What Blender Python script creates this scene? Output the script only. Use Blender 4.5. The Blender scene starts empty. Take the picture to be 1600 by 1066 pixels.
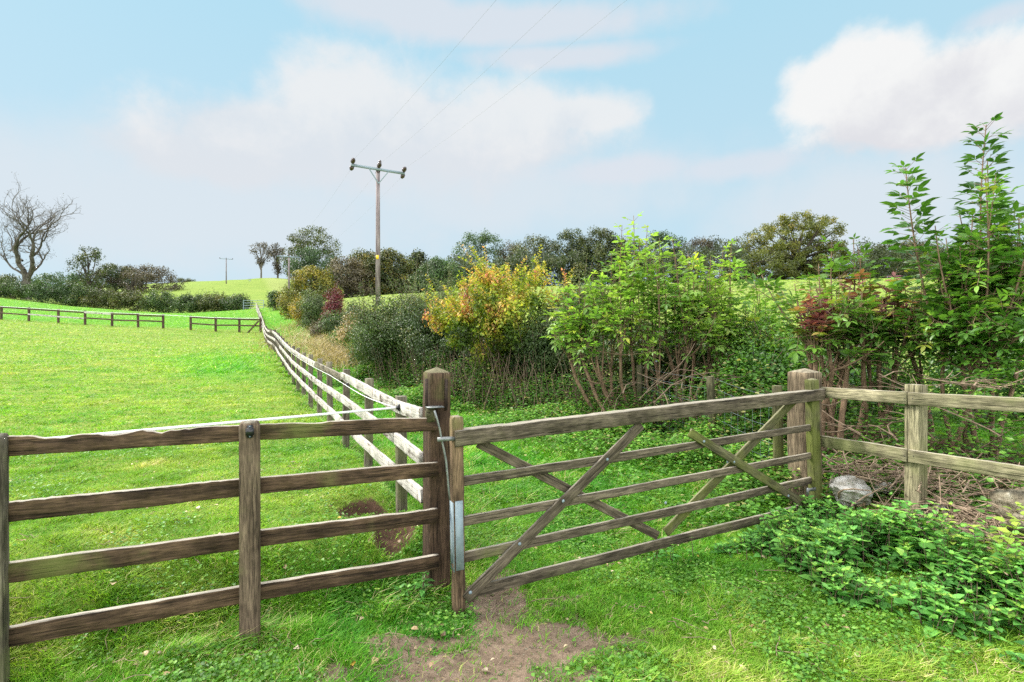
import bpy, bmesh, math, random
import numpy as np
from mathutils import Vector, Matrix

R = math.radians
rng = np.random.default_rng(11)
random.seed(5)
scene = bpy.context.scene
COL = scene.collection

# ------------------------------------------------------------------ camera
CAMZ = 1.6
cam_d = bpy.data.cameras.new("camera")
cam_d.sensor_width = 36.0
cam_d.lens = 18.0
cam_d.clip_start = 0.05
cam_d.clip_end = 5000.0
cam = bpy.data.objects.new("camera", cam_d)
cam.location = (0, 0, CAMZ)
cam.rotation_euler = (R(90), 0, 0)
COL.objects.link(cam)
scene.camera = cam

# ------------------------------------------------------------------ light and exposure
SUN_AZ, SUN_EL = -66.0, 43.0            # degrees from straight ahead (left is minus), height
EXPO = 1.2
SUN_STRENGTH = 3.0
SKY_STRENGTH = 0.1

scene.view_settings.view_transform = 'Standard'
scene.view_settings.look = 'None'
scene.view_settings.exposure = EXPO
scene.view_settings.gamma = 1.0
scene.view_settings.use_curve_mapping = False
scene.cycles.max_bounces = 7
scene.cycles.diffuse_bounces = 3
scene.cycles.glossy_bounces = 2
scene.cycles.transmission_bounces = 4
scene.cycles.transparent_max_bounces = 4
scene.cycles.caustics_reflective = False
scene.cycles.caustics_refractive = False
scene.cycles.use_denoising = False


class NT:
    """small helper to write node trees"""
    def __init__(self, tree):
        self.t = tree
        tree.nodes.clear()

    def n(self, typ, **kw):
        nd = self.t.nodes.new(typ)
        for k, v in kw.items():
            setattr(nd, k, v)
        return nd

    def put(self, sock, v):
        if isinstance(v, bpy.types.NodeSocket):
            self.t.links.new(v, sock)
        elif v is not None:
            try:
                sock.default_value = v
            except Exception:
                sock.default_value = (*v, 1.0)

    def math(self, op, a, b=None, c=None, clamp=False):
        nd = self.n('ShaderNodeMath', operation=op, use_clamp=clamp)
        for i, v in enumerate((a, b, c)):
            if v is not None:
                self.put(nd.inputs[i], v)
        return nd.outputs[0]

    def vmath(self, op, a, b=None):
        nd = self.n('ShaderNodeVectorMath', operation=op)
        self.put(nd.inputs[0], a)
        if b is not None:
            self.put(nd.inputs[1], b)
        return nd.outputs[0]

    def mix(self, f, a, b, blend='MIX'):
        nd = self.n('ShaderNodeMix', data_type='RGBA', blend_type=blend)
        self.put(nd.inputs[0], f)
        for s, v in ((nd.inputs[6], a), (nd.inputs[7], b)):
            if isinstance(v, bpy.types.NodeSocket):
                self.t.links.new(v, s)
            else:
                s.default_value = (v[0], v[1], v[2], 1)
        return nd.outputs[2]

    def ramp(self, f, stops, interp='LINEAR'):
        nd = self.n('ShaderNodeValToRGB')
        cr = nd.color_ramp
        cr.interpolation = interp
        while len(cr.elements) > 1:
            cr.elements.remove(cr.elements[-1])
        cr.elements[0].position = stops[0][0]
        c0 = stops[0][1]
        cr.elements[0].color = (*c0, 1) if hasattr(c0, '__len__') else (c0, c0, c0, 1)
        for p, c in stops[1:]:
            e = cr.elements.new(p)
            e.color = (*c, 1) if hasattr(c, '__len__') else (c, c, c, 1)
        self.put(nd.inputs[0], f)
        return nd.outputs[0]

    def step(self, v, a, b, ta=0.0, tb=1.0):
        nd = self.n('ShaderNodeMapRange', interpolation_type='SMOOTHSTEP')
        self.put(nd.inputs[0], v)
        nd.inputs[1].default_value = a
        nd.inputs[2].default_value = b
        nd.inputs[3].default_value = ta
        nd.inputs[4].default_value = tb
        return nd.outputs[0]

    def noise(self, vec, scale, detail=4, rough=0.55, dist=0.0, color=False):
        nd = self.n('ShaderNodeTexNoise')
        self.put(nd.inputs['Vector'], vec)
        nd.inputs['Scale'].default_value = scale
        nd.inputs['Detail'].default_value = detail
        nd.inputs['Roughness'].default_value = rough
        nd.inputs['Distortion'].default_value = dist
        return nd.outputs['Color' if color else 'Fac']


# ------------------------------------------------------------------ world: sky with clouds
world = bpy.data.worlds.new("World")
scene.world = world
world.use_nodes = True
w = NT(world.node_tree)
sky = w.n('ShaderNodeTexSky', sky_type='NISHITA')
sky.sun_disc = False
sky.sun_elevation = R(SUN_EL)
sky.sun_rotation = R(SUN_AZ % 360)
sky.air_density = 1.0
sky.dust_density = 1.2
sky.ozone_density = 1.5
geo = w.n('ShaderNodeTexCoord')
dirv = geo.outputs['Generated']
sep = w.n('ShaderNodeSeparateXYZ')
w.put(sep.inputs[0], dirv)
dx, dy, dz = sep.outputs
az = w.math('ARCTAN2', dx, dy)
horiz = w.math('SQRT', w.math('ADD', w.math('MULTIPLY', dx, dx), w.math('MULTIPLY', dy, dy)))
el = w.math('ARCTAN2', dz, horiz)
wob = w.noise(dirv, 7.5, 10, 0.6, 0.12)
wob2 = w.noise(dirv, 2.1, 5, 0.55, 0.2)
wobc = w.math('SUBTRACT', wob, 0.5)
wobb = w.math('SUBTRACT', wob2, 0.5)


def sky_angles(px, py):
    u, v = (px - 800) / 800.0, (533 - py) / 800.0
    return math.atan(u), math.atan(v / math.sqrt(1 + u * u))


def blob(px, py, wx, wy, ragged=1.0):
    a0, e0 = sky_angles(px, py)
    a1, _ = sky_angles(px + wx, py)
    _, e1 = sky_angles(px, py - wy)
    sa, se = abs(a1 - a0), abs(e1 - e0)
    qa = w.math('DIVIDE', w.math('SUBTRACT', az, a0), sa)
    qe = w.math('DIVIDE', w.math('SUBTRACT', el, e0), se)
    q = w.math('SQRT', w.math('ADD', w.math('MULTIPLY', qa, qa), w.math('MULTIPLY', qe, qe)))
    q = w.math('SUBTRACT', 1.0, q)
    return q, qe


def cloud_group(blobs, edge0, edge1, rag):
    f = None
    for b in blobs:
        q, _ = blob(*b)
        f = q if f is None else w.math('SMOOTH_MAX', f, q, 0.12)
    f = w.math('ADD', f, w.math('MULTIPLY', wobc, rag))
    f = w.math('ADD', f, w.math('MULTIPLY', wobb, rag * 0.5))
    return w.step(f, edge0, edge1), f


S = 1.0 / SKY_STRENGTH / (2 ** EXPO)       # display value -> sky colour before the background strength


def sc(c, k=1.0):
    return tuple(v * S * k for v in c)


nish = w.vmath('MULTIPLY', sky.outputs[0], (0.55, 0.55, 0.55))
elev = w.step(el, 0.0, 0.75)
pale = w.mix(elev, sc((0.60, 0.79, 0.90)), sc((0.44, 0.75, 0.91)))
base = w.mix(0.94, nish, pale)
# broad lavender-grey veil low on the left and centre
veil, _ = cloud_group([(330, 330, 560, 150), (760, 300, 420, 110), (1350, 330, 420, 130)], -0.15, 0.75, 0.9)
base = w.mix(w.math('MULTIPLY', veil, 0.75), base, sc((0.755, 0.805, 0.86)))
streak, _ = cloud_group([(800, 40, 330, 45), (880, 90, 190, 28), (600, 10, 160, 40)], -0.1, 0.7, 1.3)
base = w.mix(w.math('MULTIPLY', streak, 0.8), base, sc((0.76, 0.78, 0.84)))
small, _ = cloud_group([(1150, 262, 130, 26), (960, 268, 160, 30), (1560, 25, 120, 28)], -0.1, 0.7, 1.3)
base = w.mix(w.math('MULTIPLY', small, 0.7), base, sc((0.75, 0.78, 0.85)))
mid, fm = cloud_group([(430, 215, 190, 75), (620, 205, 250, 110), (800, 200, 180, 85), (330, 250, 150, 50), (900, 180, 110, 40)], -0.16, 0.46, 1.35)
sh_m = w.step(w.math('ADD', el, w.math('MULTIPLY', wobc, 0.34)), sky_angles(600, 265)[1], sky_angles(600, 150)[1])
base = w.mix(w.math('MULTIPLY', mid, 0.85), base, w.mix(sh_m, sc((0.75, 0.785, 0.835)), sc((0.885, 0.88, 0.885))))
big, fb = cloud_group([(1360, 125, 150, 92), (1500, 130, 210, 100), (1440, 180, 230, 58), (1650, 110, 190, 110)], -0.10, 0.32, 1.3)
sh_b = w.step(w.math('ADD', el, w.math('MULTIPLY', wobc, 0.36)), sky_angles(1440, 235)[1], sky_angles(1440, 90)[1])
base = w.mix(w.math('MULTIPLY', big, 0.97), base, w.mix(sh_b, sc((0.76, 0.76, 0.80)), sc((0.93, 0.93, 0.925))))
# bright broken cloud over and behind the viewer, out of view, added for fill light
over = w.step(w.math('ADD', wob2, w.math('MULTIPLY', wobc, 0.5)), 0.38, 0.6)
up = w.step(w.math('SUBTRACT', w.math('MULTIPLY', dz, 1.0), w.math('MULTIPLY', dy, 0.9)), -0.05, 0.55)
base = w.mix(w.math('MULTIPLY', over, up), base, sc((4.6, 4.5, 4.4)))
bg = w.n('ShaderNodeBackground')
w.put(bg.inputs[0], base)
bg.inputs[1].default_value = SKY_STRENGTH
out = w.n('ShaderNodeOutputWorld')
w.put(out.inputs[0], bg.outputs[0])

sun_d = bpy.data.lights.new("sun", 'SUN')
sun_d.energy = SUN_STRENGTH
sun_d.angle = R(13.0)
sun_d.color = (1.0, 0.95, 0.86)
sun = bpy.data.objects.new("sun", sun_d)
sdir = Vector((math.sin(R(SUN_AZ)) * math.cos(R(SUN_EL)), math.cos(R(SUN_AZ)) * math.cos(R(SUN_EL)), math.sin(R(SUN_EL))))
sun.rotation_euler = sdir.to_track_quat('Z', 'Y').to_euler()
COL.objects.link(sun)

# ------------------------------------------------------------------ numeric helpers


def sstep(a, b, v):
    t = np.clip((v - a) / (b - a), 0, 1)
    return t * t * (3 - 2 * t)


_tab = np.random.default_rng(3).random((256, 256))


def vnoise(x, y, s=1.0, o=0):
    x = np.asarray(x, float) * s + 17.3 * o + 1000
    y = np.asarray(y, float) * s + 9.1 * o + 1000
    xi, yi = np.floor(x).astype(int), np.floor(y).astype(int)
    fx, fy = x - xi, y - yi
    fx, fy = fx * fx * (3 - 2 * fx), fy * fy * (3 - 2 * fy)
    g = lambda a, b: _tab[(xi + a) % 256, (yi + b) % 256]
    return (g(0, 0) * (1 - fx) + g(1, 0) * fx) * (1 - fy) + (g(0, 1) * (1 - fx) + g(1, 1) * fx) * fy


def fbm(x, y, s=1.0, o=0, n=4):
    v, a, t = 0, 0.5, 0
    for i in range(n):
        v = v + a * vnoise(x, y, s * 2 ** i, o + 3 * i)
        t += a
        a *= 0.5
    return v / t


def px3(px, py, d):
    return ((px - 800) / 800 * d, d, CAMZ + (533 - py) / 800 * d)


def unit(v):
    v = np.asarray(v, float)
    return v / np.maximum(np.linalg.norm(v, axis=-1, keepdims=True), 1e-9)


# ------------------------------------------------------------------ terrain heights
def zpx(px, py, d):
    return ((px - 800) / 800 * d, d, CAMZ + (533 - py) / 800 * d)


CT = [(x, d, 0.0) for x in (-8, -3, 0, 1.2) for d in (0.3, 2.4)]
CT += [(-8, 5, 0), (-3, 4.5, 0), (-1.5, 4.5, 0), (-1.2, 6, .02), (-6, 8, .03), (-3.2, 8.5, .09), (0.4, 4.5, 0.0), (0.5, 6.5, 0.08), (1.4, 3.2, 0.0),
       (1.4, 4.2, .04), (2.3, 2.5, .05), (2.45, 4.2, .13), (2.9, 3.72, .28), (3.2, 3.0, .30), (4.5, 2.2, .3), (4, 4.5, .4), (3.4, 5.5, .35), (2.4, 7.2, .28), (0.9, 9.2, .27),
       (-1.0, 11, .33), (-3.0, 13.5, .5), (-4.4, 10.8, .18), (-5.6, 13.1, .35), (-6.8, 15.2, .58), (-9.3, 20, 1.08), (-7.2, 20, 1.12), (-10, 28, 1.8),
       (-16.7, 34.4, 2.26), (-12.5, 33, 2.3), (-20, 46, 3.9), (-27, 55, 4.9), (-23, 46, 3.7)]
CT += [(-12, 13, .4), (-20, 20, 1.2), (-30, 34, 2.6), (-45, 34, 3.2), (-24, 34.5, 2.42), (-34, 36, 2.97)]
CT += [zpx(0, 466, 72), zpx(250, 487, 72), zpx(400, 482, 72), zpx(-400, 450, 72)]
CT += [zpx(430, 435, 170), zpx(350, 440, 170), zpx(180, 448, 170), zpx(0, 458, 170), zpx(400, 461, 110), zpx(200, 468, 110), zpx(0, 465, 110)]
CT += [zpx(430, 446, 300), zpx(0, 462, 300), zpx(180, 456, 300), zpx(600, 462, 170), zpx(600, 475, 300)]
CT += [(0.5, 14, 0.85), (3, 11, 0.85), (5, 8, .7), (8, 6, .6), (10, 10, 1.1), zpx(590, 476, 33), zpx(800, 488, 25), zpx(800, 470, 38), zpx(1200, 492, 20), zpx(1200, 470, 32),
       zpx(1500, 480, 25), zpx(560, 464, 60), zpx(800, 452, 65), zpx(1140, 440, 68), zpx(1300, 437, 70), zpx(1500, 433, 70), zpx(2000, 430, 70),
       zpx(560, 468, 110), zpx(800, 458, 110), zpx(1140, 450, 110), zpx(1500, 446, 110), zpx(800, 480, 300), zpx(1300, 478, 300), zpx(2200, 470, 300)]
CT += [(-60, 2, 0.4), (60, 2, 2.0)]
CT = np.array(CT, float)


def _uv(x, d):
    d = np.maximum(d, 0.0)
    return np.stack([np.asarray(x) / (d + 4.0), np.log(d + 4.0)], -1)


def _phi(r2):
    return np.where(r2 > 1e-12, r2 * np.log(np.maximum(r2, 1e-12)), 0)


_C = _uv(CT[:, 0], CT[:, 1])
_n = len(_C)
_K = _phi(((_C[:, None] - _C[None]) ** 2).sum(-1)) + 2e-4 * np.eye(_n)
# heights are fitted as angles-like values so near and far count alike
_s = CT[:, 2] / (CT[:, 1].clip(0) + 4.0)
_P = np.c_[np.ones(_n), _C]
_A = np.block([[_K, _P], [_P.T, np.zeros((3, 3))]])
_W = np.linalg.solve(_A, np.r_[_s, 0, 0, 0])


def field_mask(x, d):
    wobn = (vnoise(x, d, 2.3, 5) - .5) * .25 + (vnoise(x, d, 7, 6) - .5) * .08
    sF = ((d - 2.78) - .46 * (x + 1.45)) * .908
    sL = ((1.187 - .522 * d) - x) * .886
    return sstep(-.02, .5, sF + wobn * .6) * sstep(-.42, .05, sL + wobn)


BURROWS = [(-1.19, 4.10, .17, .26), (-1.02, 4.10, .13, .16), (-.83, 3.62, .13, .12)]


def H(x, d):
    x = np.asarray(x, float)
    d = np.asarray(d, float)
    shp = np.broadcast(x, d).shape
    x, d = np.broadcast_to(x, shp).ravel(), np.broadcast_to(d, shp).ravel()
    z = np.empty(len(x))
    for i in range(0, len(x), 40000):
        q = _uv(x[i:i + 40000], d[i:i + 40000])
        r2 = ((q[:, None] - _C[None]) ** 2).sum(-1)
        z[i:i + 40000] = _phi(r2) @ _W[:_n] + _W[_n] + q @ _W[_n + 1:]
    z = z * (d.clip(0) + 4.0)
    f = 1 - sstep(8, 20, d)
    z = z + .3 * f * field_mask(x, d)
    near = 1 - sstep(6, 30, d)
    z = z + (fbm(x, d, 1.3, 1, 3) - .5) * .07 * near + (fbm(x, d, 5.0, 2, 3) - .5) * .05 * near
    z = z + (fbm(x, d, .12, 4, 3) - .5) * .5 * sstep(20, 60, d)
    for bx, bd, br, bh in BURROWS:
        z = z - bh * np.exp(-((x - bx) ** 2 + (d - bd) ** 2 * .6) / br ** 2)
    return z.reshape(shp)


def Hs(x, d):
    return float(H(np.array([x]), np.array([d]))[0])


# ------------------------------------------------------------------ object helpers
def props(o, label=None, cat=None, group=None, kind=None):
    if label:
        o['label'] = label
    if cat:
        o['category'] = cat
    if group:
        o['group'] = group
    if kind:
        o['kind'] = kind
    return o


def thing(name, label, cat, loc=(0, 0, 0), group=None):
    o = bpy.data.objects.new(name, None)
    o.empty_display_size = .2
    o.location = loc
    COL.objects.link(o)
    return props(o, label, cat, group)


def mesh_np(name, V, F, mat, parent=None, attrs=None, smooth=False, matrix=None, loc=None):
    """V (n,3), F (m,3 or 4) -> one linked mesh object; with a parent V is read as world coordinates unless matrix is given"""
    V = np.asarray(V, np.float32)
    F = np.asarray(F, np.int32)
    me = bpy.data.meshes.new(name)
    origin = np.zeros(3, np.float32)
    if parent is not None and matrix is None:
        origin = np.array(parent.matrix_world.translation if False else parent.location, np.float32)
    elif loc is not None:
        origin = np.array(loc, np.float32)
    k = F.shape[1]
    me.vertices.add(len(V))
    me.vertices.foreach_set('co', (V - origin).ravel())
    me.loops.add(F.size)
    me.loops.foreach_set('vertex_index', F.ravel())
    me.polygons.add(len(F))
    me.polygons.foreach_set('loop_start', np.arange(0, F.size, k, dtype=np.int32))
    if smooth:
        me.polygons.foreach_set('use_smooth', np.ones(len(F), bool))
    me.update(calc_edges=True)
    if attrs:
        for a, v in attrs.items():
            at = me.attributes.new(a, 'FLOAT', 'POINT')
            at.data.foreach_set('value', np.asarray(v, np.float32))
    if mat:
        me.materials.append(mat)
    o = bpy.data.objects.new(name, me)
    COL.objects.link(o)
    if parent is not None:
        o.parent = parent
        if matrix is not None:
            o.matrix_local = Matrix.Translation(-Vector(parent.location)) @ matrix
    elif matrix is not None:
        o.matrix_world = matrix
    elif loc is not None:
        o.location = loc
    return o


# ------------------------------------------------------------------ materials
def new_mat(name):
    m = bpy.data.materials.new(name)
    m.use_nodes = True
    return m, NT(m.node_tree)


def finish(nt, color, rough=0.8, bump=None, bump_d=0.01, metallic=0.0, spec=0.3, strength=0.6, translucent=None, tl=0.35, height_scale=1):
    p = nt.n('ShaderNodeBsdfPrincipled')
    nt.put(p.inputs['Base Color'], color)
    nt.put(p.inputs['Roughness'], rough)
    nt.put(p.inputs['Metallic'], metallic)
    p.inputs['Specular IOR Level'].default_value = spec
    if bump is not None:
        b = nt.n('ShaderNodeBump')
        b.inputs['Strength'].default_value = strength
        b.inputs['Distance'].default_value = bump_d
        nt.put(b.inputs['Height'], bump)
        nt.put(p.inputs['Normal'], b.outputs[0])
    o = nt.n('ShaderNodeOutputMaterial')
    if translucent is not None:
        t = nt.n('ShaderNodeBsdfTranslucent')
        nt.put(t.inputs[0], translucent)
        mx = nt.n('ShaderNodeMixShader')
        mx.inputs[0].default_value = tl
        nt.t.links.new(p.outputs[0], mx.inputs[1])
        nt.t.links.new(t.outputs[0], mx.inputs[2])
        nt.t.links.new(mx.outputs[0], o.inputs[0])
    else:
        nt.t.links.new(p.outputs[0], o.inputs[0])


def attr(nt, name):
    a = nt.n('ShaderNodeAttribute', attribute_name=name)
    return a.outputs['Fac']


def leaf_mat(name, stops, rough=.5, spec=.35, tl=.38):
    """stops: ramp over the leaf's own 'hue'; 'tone' varies how light each leaf is"""
    m, nt = new_mat(name)
    c = nt.ramp(attr(nt, 'hue'), stops)
    t = attr(nt, 'tone')
    c = nt.vmath('MULTIPLY', c, nt.ramp(t, [(0, .36), (1, 1.7)]))
    c = nt.vmath('MULTIPLY', c, (1.0, 1.0, 1.0))
    tc = nt.vmath('MULTIPLY', c, (1.35, 1.35, .8))
    finish(nt, c, rough, spec=spec, translucent=tc, tl=tl)
    return m


def wood_mat(name, dark, light, top, algae=0.0, algae_c=(.10, .12, .03), paint=None, paint_amt=.5, crack=.6):
    m, nt = new_mat(name)
    tc = nt.n('ShaderNodeTexCoord').outputs['Object']
    oi = nt.n('ShaderNodeObjectInfo').outputs['Random']
    off = nt.n('ShaderNodeCombineXYZ')
    nt.put(off.inputs[0], nt.math('MULTIPLY', oi, 37.0))
    nt.put(off.inputs[1], nt.math('MULTIPLY', oi, 11.0))
    nt.put(off.inputs[2], nt.math('MULTIPLY', oi, 23.0))
    v = nt.vmath('ADD', tc, off.outputs[0])
    vg = nt.vmath('MULTIPLY', v, (2.6, 26.0, 26.0))
    vf = nt.vmath('MULTIPLY', v, (12.0, 130.0, 130.0))
    grain = nt.noise(vg, 1.0, 6, .65, .5)
    fine = nt.noise(vf, 1.0, 3, .6)
    blot = nt.noise(v, 4.5, 5, .6)
    blot2 = nt.noise(v, 1.3, 3, .6)
    g = nt.math('ADD', nt.math('MULTIPLY', grain, .55), nt.math('ADD', nt.math('MULTIPLY', blot, .38), nt.math('MULTIPLY', blot2, .17)))
    c = nt.ramp(g, [(.42, dark), (.66, light)])
    c = nt.vmath('MULTIPLY', c, nt.ramp(fine, [(.36, .55), (.64, 1.30)]))
    c = nt.vmath('MULTIPLY', c, nt.ramp(oi, [(0, .85), (1, 1.15)]))
    # dark drying cracks along the grain
    ck = nt.noise(nt.vmath('MULTIPLY', v, (1.6, 75., 75.)), 1.0, 2, .5, .3)
    ckm = nt.math('MULTIPLY', nt.step(ck, .61, .67), crack)
    c = nt.mix(ckm, c, tuple(k * .35 for k in dark))
    # knots
    vo = nt.n('ShaderNodeTexVoronoi')
    nt.put(vo.inputs['Vector'], nt.vmath('MULTIPLY', v, (2.1, 6.0, 6.0)))
    vo.inputs['Scale'].default_value = 1.0
    kn = nt.step(vo.outputs['Distance'], .24, .13)
    c = nt.mix(nt.math('MULTIPLY', kn, .6), c, tuple(k * .4 for k in dark))
    if algae > 0:
        am = nt.step(nt.math('ADD', blot2, nt.math('MULTIPLY', nt.math('SUBTRACT', blot, .5), .5)), .62 - algae * .4, .82 - algae * .3)
        c = nt.mix(nt.math('MULTIPLY', am, .8), c, algae_c)
    if paint is not None:
        pm = nt.math('ADD', nt.math('MULTIPLY', grain, .5), nt.math('MULTIPLY', blot, .6))
        pm = nt.step(pm, .56 - paint_amt * .35, .64 - paint_amt * .25)
        vert = nt.noise(nt.vmath('MULTIPLY', v, (22.0, 3.0, 3.0)), 1.0, 3, .6)
        pm = nt.math('MULTIPLY', pm, nt.step(vert, .30, .42))
        c = nt.mix(nt.math('MULTIPLY', pm, .92), c, paint)
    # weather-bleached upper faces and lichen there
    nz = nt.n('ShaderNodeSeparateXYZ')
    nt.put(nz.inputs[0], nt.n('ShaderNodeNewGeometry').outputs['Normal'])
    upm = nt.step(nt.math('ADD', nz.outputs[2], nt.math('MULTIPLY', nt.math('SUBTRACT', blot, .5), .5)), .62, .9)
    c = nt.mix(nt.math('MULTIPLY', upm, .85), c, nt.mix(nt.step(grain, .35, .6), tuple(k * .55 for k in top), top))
    h = nt.math('ADD', nt.math('MULTIPLY', grain, .7), nt.math('MULTIPLY', fine, .3))
    h = nt.math('SUBTRACT', h, nt.math('MULTIPLY', ckm, .8))
    finish(nt, c, .85, bump=h, bump_d=.010, spec=.2, strength=1.0)
    return m


M = {}
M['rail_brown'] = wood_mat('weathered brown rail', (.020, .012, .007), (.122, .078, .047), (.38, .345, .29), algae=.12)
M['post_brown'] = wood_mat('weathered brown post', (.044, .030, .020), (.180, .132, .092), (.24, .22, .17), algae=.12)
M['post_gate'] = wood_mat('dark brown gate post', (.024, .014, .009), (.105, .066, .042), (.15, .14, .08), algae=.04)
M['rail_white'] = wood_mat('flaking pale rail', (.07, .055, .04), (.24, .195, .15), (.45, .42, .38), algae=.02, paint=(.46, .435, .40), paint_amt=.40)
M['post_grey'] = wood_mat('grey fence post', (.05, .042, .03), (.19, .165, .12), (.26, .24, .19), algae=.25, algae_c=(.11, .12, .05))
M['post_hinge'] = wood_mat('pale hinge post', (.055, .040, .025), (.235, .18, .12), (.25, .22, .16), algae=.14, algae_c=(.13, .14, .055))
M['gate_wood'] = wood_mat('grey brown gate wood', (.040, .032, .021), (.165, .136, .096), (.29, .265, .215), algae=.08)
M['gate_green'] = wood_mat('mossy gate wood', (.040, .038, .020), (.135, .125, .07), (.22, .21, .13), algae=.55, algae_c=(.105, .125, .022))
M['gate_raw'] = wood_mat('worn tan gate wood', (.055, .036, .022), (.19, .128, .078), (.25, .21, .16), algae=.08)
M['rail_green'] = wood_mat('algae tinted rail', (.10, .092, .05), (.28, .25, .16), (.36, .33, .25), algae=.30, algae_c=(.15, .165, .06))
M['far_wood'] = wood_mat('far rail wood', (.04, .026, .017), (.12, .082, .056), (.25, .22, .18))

m, nt = new_mat('galvanised steel')
tc = nt.n('ShaderNodeTexCoord').outputs['Object']
nn = nt.noise(tc, 38, 4, .6)
finish(nt, nt.ramp(nn, [(.3, (.165, .215, .25)), (.7, (.235, .29, .325))]), nt.ramp(nn, [(.3, .6), (.7, .75)]), metallic=.0, spec=.25, bump=nn, bump_d=.001)
M['steel'] = m
m, nt = new_mat('dull grey steel')
nn = nt.noise(nt.n('ShaderNodeTexCoord').outputs['Object'], 40, 4, .6)
finish(nt, nt.ramp(nn, [(.3, (.13, .14, .145)), (.7, (.27, .28, .28))]), .5, metallic=.6)
M['iron'] = m
m, nt = new_mat('rusty nail')
finish(nt, (.03, .018, .012), .7, metallic=.3)
M['iron_dark'] = m
m, nt = new_mat('black plastic')
finish(nt, (.012, .012, .014), .35, spec=.5)
M['black'] = m
m, nt = new_mat('white tape')
tcx = nt.n('ShaderNodeTexCoord').outputs['Object']
finish(nt, nt.ramp(nt.noise(tcx, 30, 3), [(.3, (.80, .83, .83)), (.7, (.88, .89, .89))]), .6)
M['tape'] = m
m, nt = new_mat('brown glazed porcelain')
finish(nt, (.035, .017, .012), .2, spec=.6)
M['porcelain'] = m
m, nt = new_mat('yellow sign')
finish(nt, (.75, .50, .02), .5)
M['yellow'] = m
m, nt = new_mat('grey wire')
finish(nt, (.20, .205, .21), .6, metallic=.0)
M['wire'] = m


def bark_mat(name, a, b, scale=9.0):
    m, nt = new_mat(name)
    tc = nt.n('ShaderNodeTexCoord').outputs['Object']
    n1 = nt.noise(nt.vmath('MULTIPLY', tc, (1, 1, .35)), scale, 5, .65)
    finish(nt, nt.ramp(n1, [(.32, a), (.68, b)]), .9, bump=n1, bump_d=.02)
    return m


M['bark_grey'] = bark_mat('grey bark', (.06, .052, .044), (.20, .18, .155), 3)
M['bark_ash'] = bark_mat('ash bark', (.035, .03, .026), (.14, .125, .105), 3)
M['bark_dark'] = bark_mat('dark bark', (.03, .026, .02), (.10, .085, .065), 3)
M['stem_tan'] = bark_mat('tan shrub stem', (.085, .052, .032), (.27, .18, .115), 30)
M['stem_dark'] = bark_mat('brown shrub stem', (.06, .042, .028), (.19, .14, .095), 30)
M['twig'] = bark_mat('dry twig', (.11, .075, .05), (.36, .27, .19), 24)
m, nt = new_mat('weathered pole wood')
tc = nt.n('ShaderNodeTexCoord').outputs['Object']
n1 = nt.noise(nt.vmath('MULTIPLY', tc, (9, 9, .8)), 1.0, 5, .65)
finish(nt, nt.ramp(n1, [(.35, (.075, .055, .06)), (.65, (.27, .23, .23))]), .9, bump=n1, bump_d=.02)
M['pole'] = m

G1 = (.028, .055, .014)
M['hawthorn'] = leaf_mat('hawthorn leaf', [(0, (.026, .055, .014)), (.5, (.050, .092, .022)), (.85, (.10, .145, .036)), (1, (.21, .19, .06))], tl=.25)
M['grey_willow'] = leaf_mat('grey green leaf', [(0, (.045, .078, .026)), (.6, (.090, .132, .040)), (1, (.18, .21, .07))], tl=.25)
M['spindle'] = leaf_mat('autumn spindle leaf', [(0, (.085, .15, .02)), (.3, (.24, .32, .03)), (.5, (.40, .37, .05)), (.7, (.54, .30, .11)), (.86, (.54, .20, .12)), (1, (.34, .07, .06))], tl=.45)
M['elder'] = leaf_mat('elder leaf', [(0, (.060, .15, .028)), (.45, (.145, .29, .044)), (.8, (.265, .41, .070)), (.93, (.38, .45, .05)), (1, (.52, .44, .07))], tl=.5, rough=.42, spec=.45)
M['elder_dark'] = leaf_mat('dark elder leaf', [(0, (.034, .10, .016)), (.5, (.072, .185, .024)), (.85, (.15, .31, .036)), (1, (.32, .38, .05))], tl=.36, rough=.4, spec=.5)
M['elder_red'] = leaf_mat('elder leaf turning red', [(0, (.06, .14, .024)), (.5, (.13, .26, .035)), (.62, (.24, .25, .04)), (.72, (.28, .12, .07)), (.85, (.23, .075, .070)), (1, (.15, .045, .06))], tl=.4, rough=.42)
M['purple'] = leaf_mat('dark red leaf', [(0, (.075, .018, .02)), (.6, (.14, .03, .038)), (1, (.22, .055, .06))], tl=.3)
M['yellowbush'] = leaf_mat('yellowing leaf', [(0, (.07, .095, .018)), (.5, (.20, .18, .025)), (1, (.36, .26, .03))], tl=.3)
M['nettle'] = leaf_mat('nettle leaf', [(0, (.055, .18, .042)), (.5, (.11, .31, .062)), (.85, (.20, .42, .075)), (1, (.36, .50, .08))], tl=.38)
M['weed'] = leaf_mat('low weed leaf', [(0, (.050, .15, .022)), (.5, (.115, .28, .034)), (.9, (.22, .36, .05)), (1, (.40, .33, .15))], tl=.35)
M['grass'] = leaf_mat('grass blade', [(0, (.055, .255, .011)), (.35, (.130, .305, .017)), (.65, (.220, .335, .034)), (.85, (.32, .335, .085)), (1, (.55, .46, .26))], tl=.35, rough=.55, spec=.3)
M['straw'] = leaf_mat('dry grass', [(0, (.18, .15, .055)), (.5, (.34, .26, .13)), (1, (.52, .42, .25))], tl=.25)
M['litter'] = leaf_mat('fallen leaf', [(0, (.16, .09, .045)), (.5, (.36, .26, .15)), (.85, (.55, .46, .34)), (1, (.50, .30, .04))], tl=.15)
M['tree_dark'] = leaf_mat('dark tree leaf', [(0, (.022, .040, .010)), (.6, (.048, .072, .017)), (1, (.11, .115, .028))], tl=.2)
M['tree_olive'] = leaf_mat('olive tree leaf', [(0, (.030, .050, .013)), (.5, (.066, .085, .019)), (.8, (.13, .13, .025)), (1, (.25, .18, .028))], tl=.25)
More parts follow.
